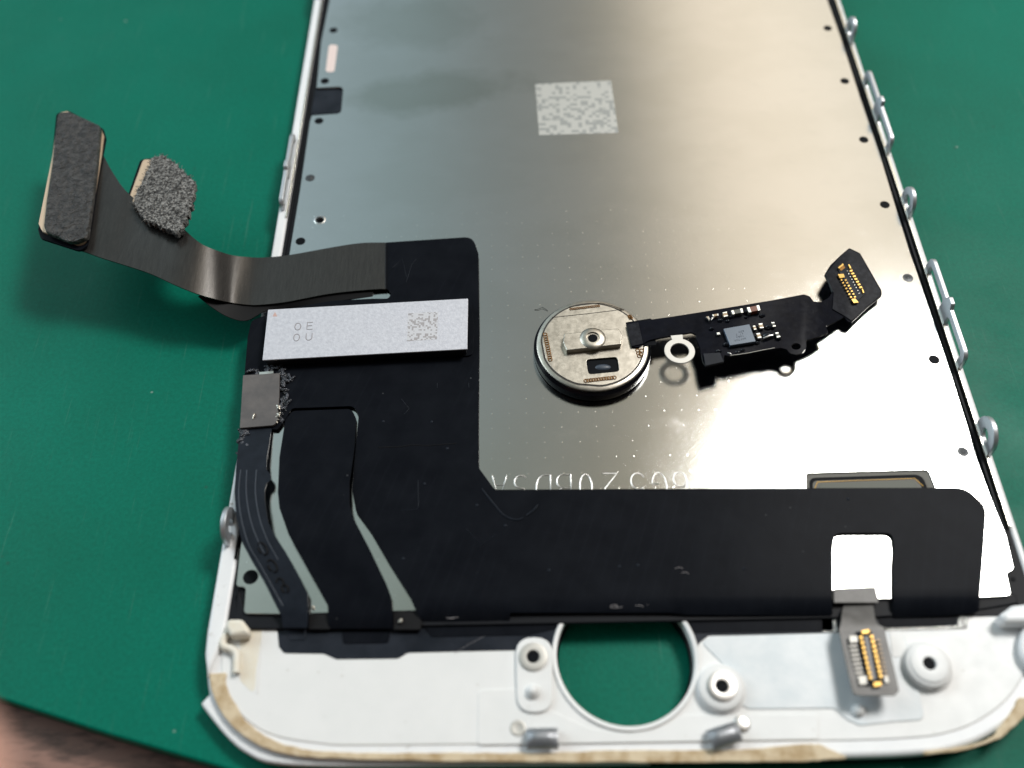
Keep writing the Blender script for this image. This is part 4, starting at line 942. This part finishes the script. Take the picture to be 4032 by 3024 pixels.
hq(row((535, 905), (770, 1335), 7, 26, 24), .28, .2, 'gold', 'contact_pin', plug)
hq(row((640, 910), (870, 1330), 7, 28, 24), .28, .2, 'gold', 'contact_pin', plug)
hq(row((775, 675), (1015, 1090), 7, 42, 26), .28, .2, 'gold', 'contact_pin', plug)
hq(row((680, 680), (980, 1240), 9, 12, 10), .2, .1, 'tin', 'contact_pin', plug)
hq([[(445, 595), (570, 490), (590, 530), (470, 620)], [(440, 760), (590, 755), (610, 840), (490, 860)], [(700, 515), (735, 520), (780, 610), (745, 620)], [(780, 1385), (880, 1375), (960, 1470), (840, 1485)], [(1040, 1125), (1070, 1130), (1105, 1220), (1075, 1235)]], .3, .2, 'gold', 'end_contact', plug)
hq([[(480, 620), (590, 540), (625, 600), (520, 680)]], .2, .15, 'gold_dark', 'end_contact', plug)
# loose hair by the button
fibre = tubes('lint_fibre', [[P(2000 + .3617 * x, 1100 + .3617 * y, ZP + zz_) for x, y, zz_ in [(290, 332, .03), (330, 325, .1), (375, 303, .12), (405, 320, .1), (432, 342, .03)]]], .022, 'hole_dark')
tagp(fibre, 'tiny dark kinked hair lying on the steel plate left of the home button', 'fibre')

# ================================================================ HAND at the lower left corner
def skin_mesh(name, verts, edges, radii, mat, root=0):
    me = bpy.data.meshes.new('tmp'); me.from_pydata(verts, edges, []); o = bpy.data.objects.new('tmp', me); COL.objects.link(o)
    sk_ = o.modifiers.new('s', 'SKIN'); sub = o.modifiers.new('u', 'SUBSURF'); sub.levels = 2; sub.render_levels = 2
    for i, r_ in enumerate(radii): me.skin_vertices[0].data[i].radius = (r_, r_)
    me.skin_vertices[0].data[root].use_root = True
    dg = bpy.context.evaluated_depsgraph_get(); dg.update()
    m2 = bpy.data.meshes.new_from_object(o.evaluated_get(dg)); m2.name = name
    bpy.data.objects.remove(o)
    return link(name, m2, mat, None, smooth=True)
hv = [Vector((-34, -62, 8)), Vector((-30, -42, 9)),                     # 0 wrist 1 palm
      Vector((-9, -30, 9)), Vector((-5, -22, 6)), Vector((-2, -13, 2)), Vector((0, 0, 0)),       # 2-5 index
      Vector((-18, -29, 10)), Vector((-17, -17, 9)), Vector((-19, -7, 5)), Vector((-22, 0, 0)),   # 6-9 middle
      Vector((-28, -30, 9)), Vector((-32, -18, 8)), Vector((-38, -9, 4)), Vector((-43, -4, 0)),   # 10-13 ring
      Vector((-37, -33, 7)), Vector((-44, -25, 6)), Vector((-51, -18, 3)), Vector((-57, -14, 0)),   # 14-17 little
      Vector((-14, -50, 6)), Vector((-3, -40, 3)), Vector((6, -32, 0))]                           # 18-20 thumb
he = [(0, 1), (1, 2), (2, 3), (3, 4), (4, 5), (1, 6), (6, 7), (7, 8), (8, 9), (1, 10), (10, 11), (11, 12), (12, 13), (1, 14), (14, 15), (15, 16), (16, 17), (0, 18), (18, 19), (19, 20)]
hr = [15, 14, 8.6, 8.0, 7.6, 6.2, 9, 8.6, 8, 6.4, 8.6, 8.2, 7.6, 6.2, 7.8, 7, 6.6, 5.4, 9.5, 9, 7.4]
off = P(-120, 3350, 44)
base = Vector((off.x, off.y, 44))
hand = skin_mesh('person', [base + q for q in hv], he, hr, 'skin')
tagp(hand, 'blurred bare fingertip reaching in at the bottom left corner over the desk', 'person')
nl = bmesh.new(); bmesh.ops.create_uvsphere(nl, u_segments=16, v_segments=8, radius=1.0, matrix=Matrix.Translation(base + Vector((-.3, -.8, 4.2))) @ Matrix.Diagonal((3.6, 4.6, 2.2, 1)))
me = bpy.data.meshes.new('fingernail'); nl.to_mesh(me); nl.free(); link('fingernail', me, 'nail', hand, smooth=True)
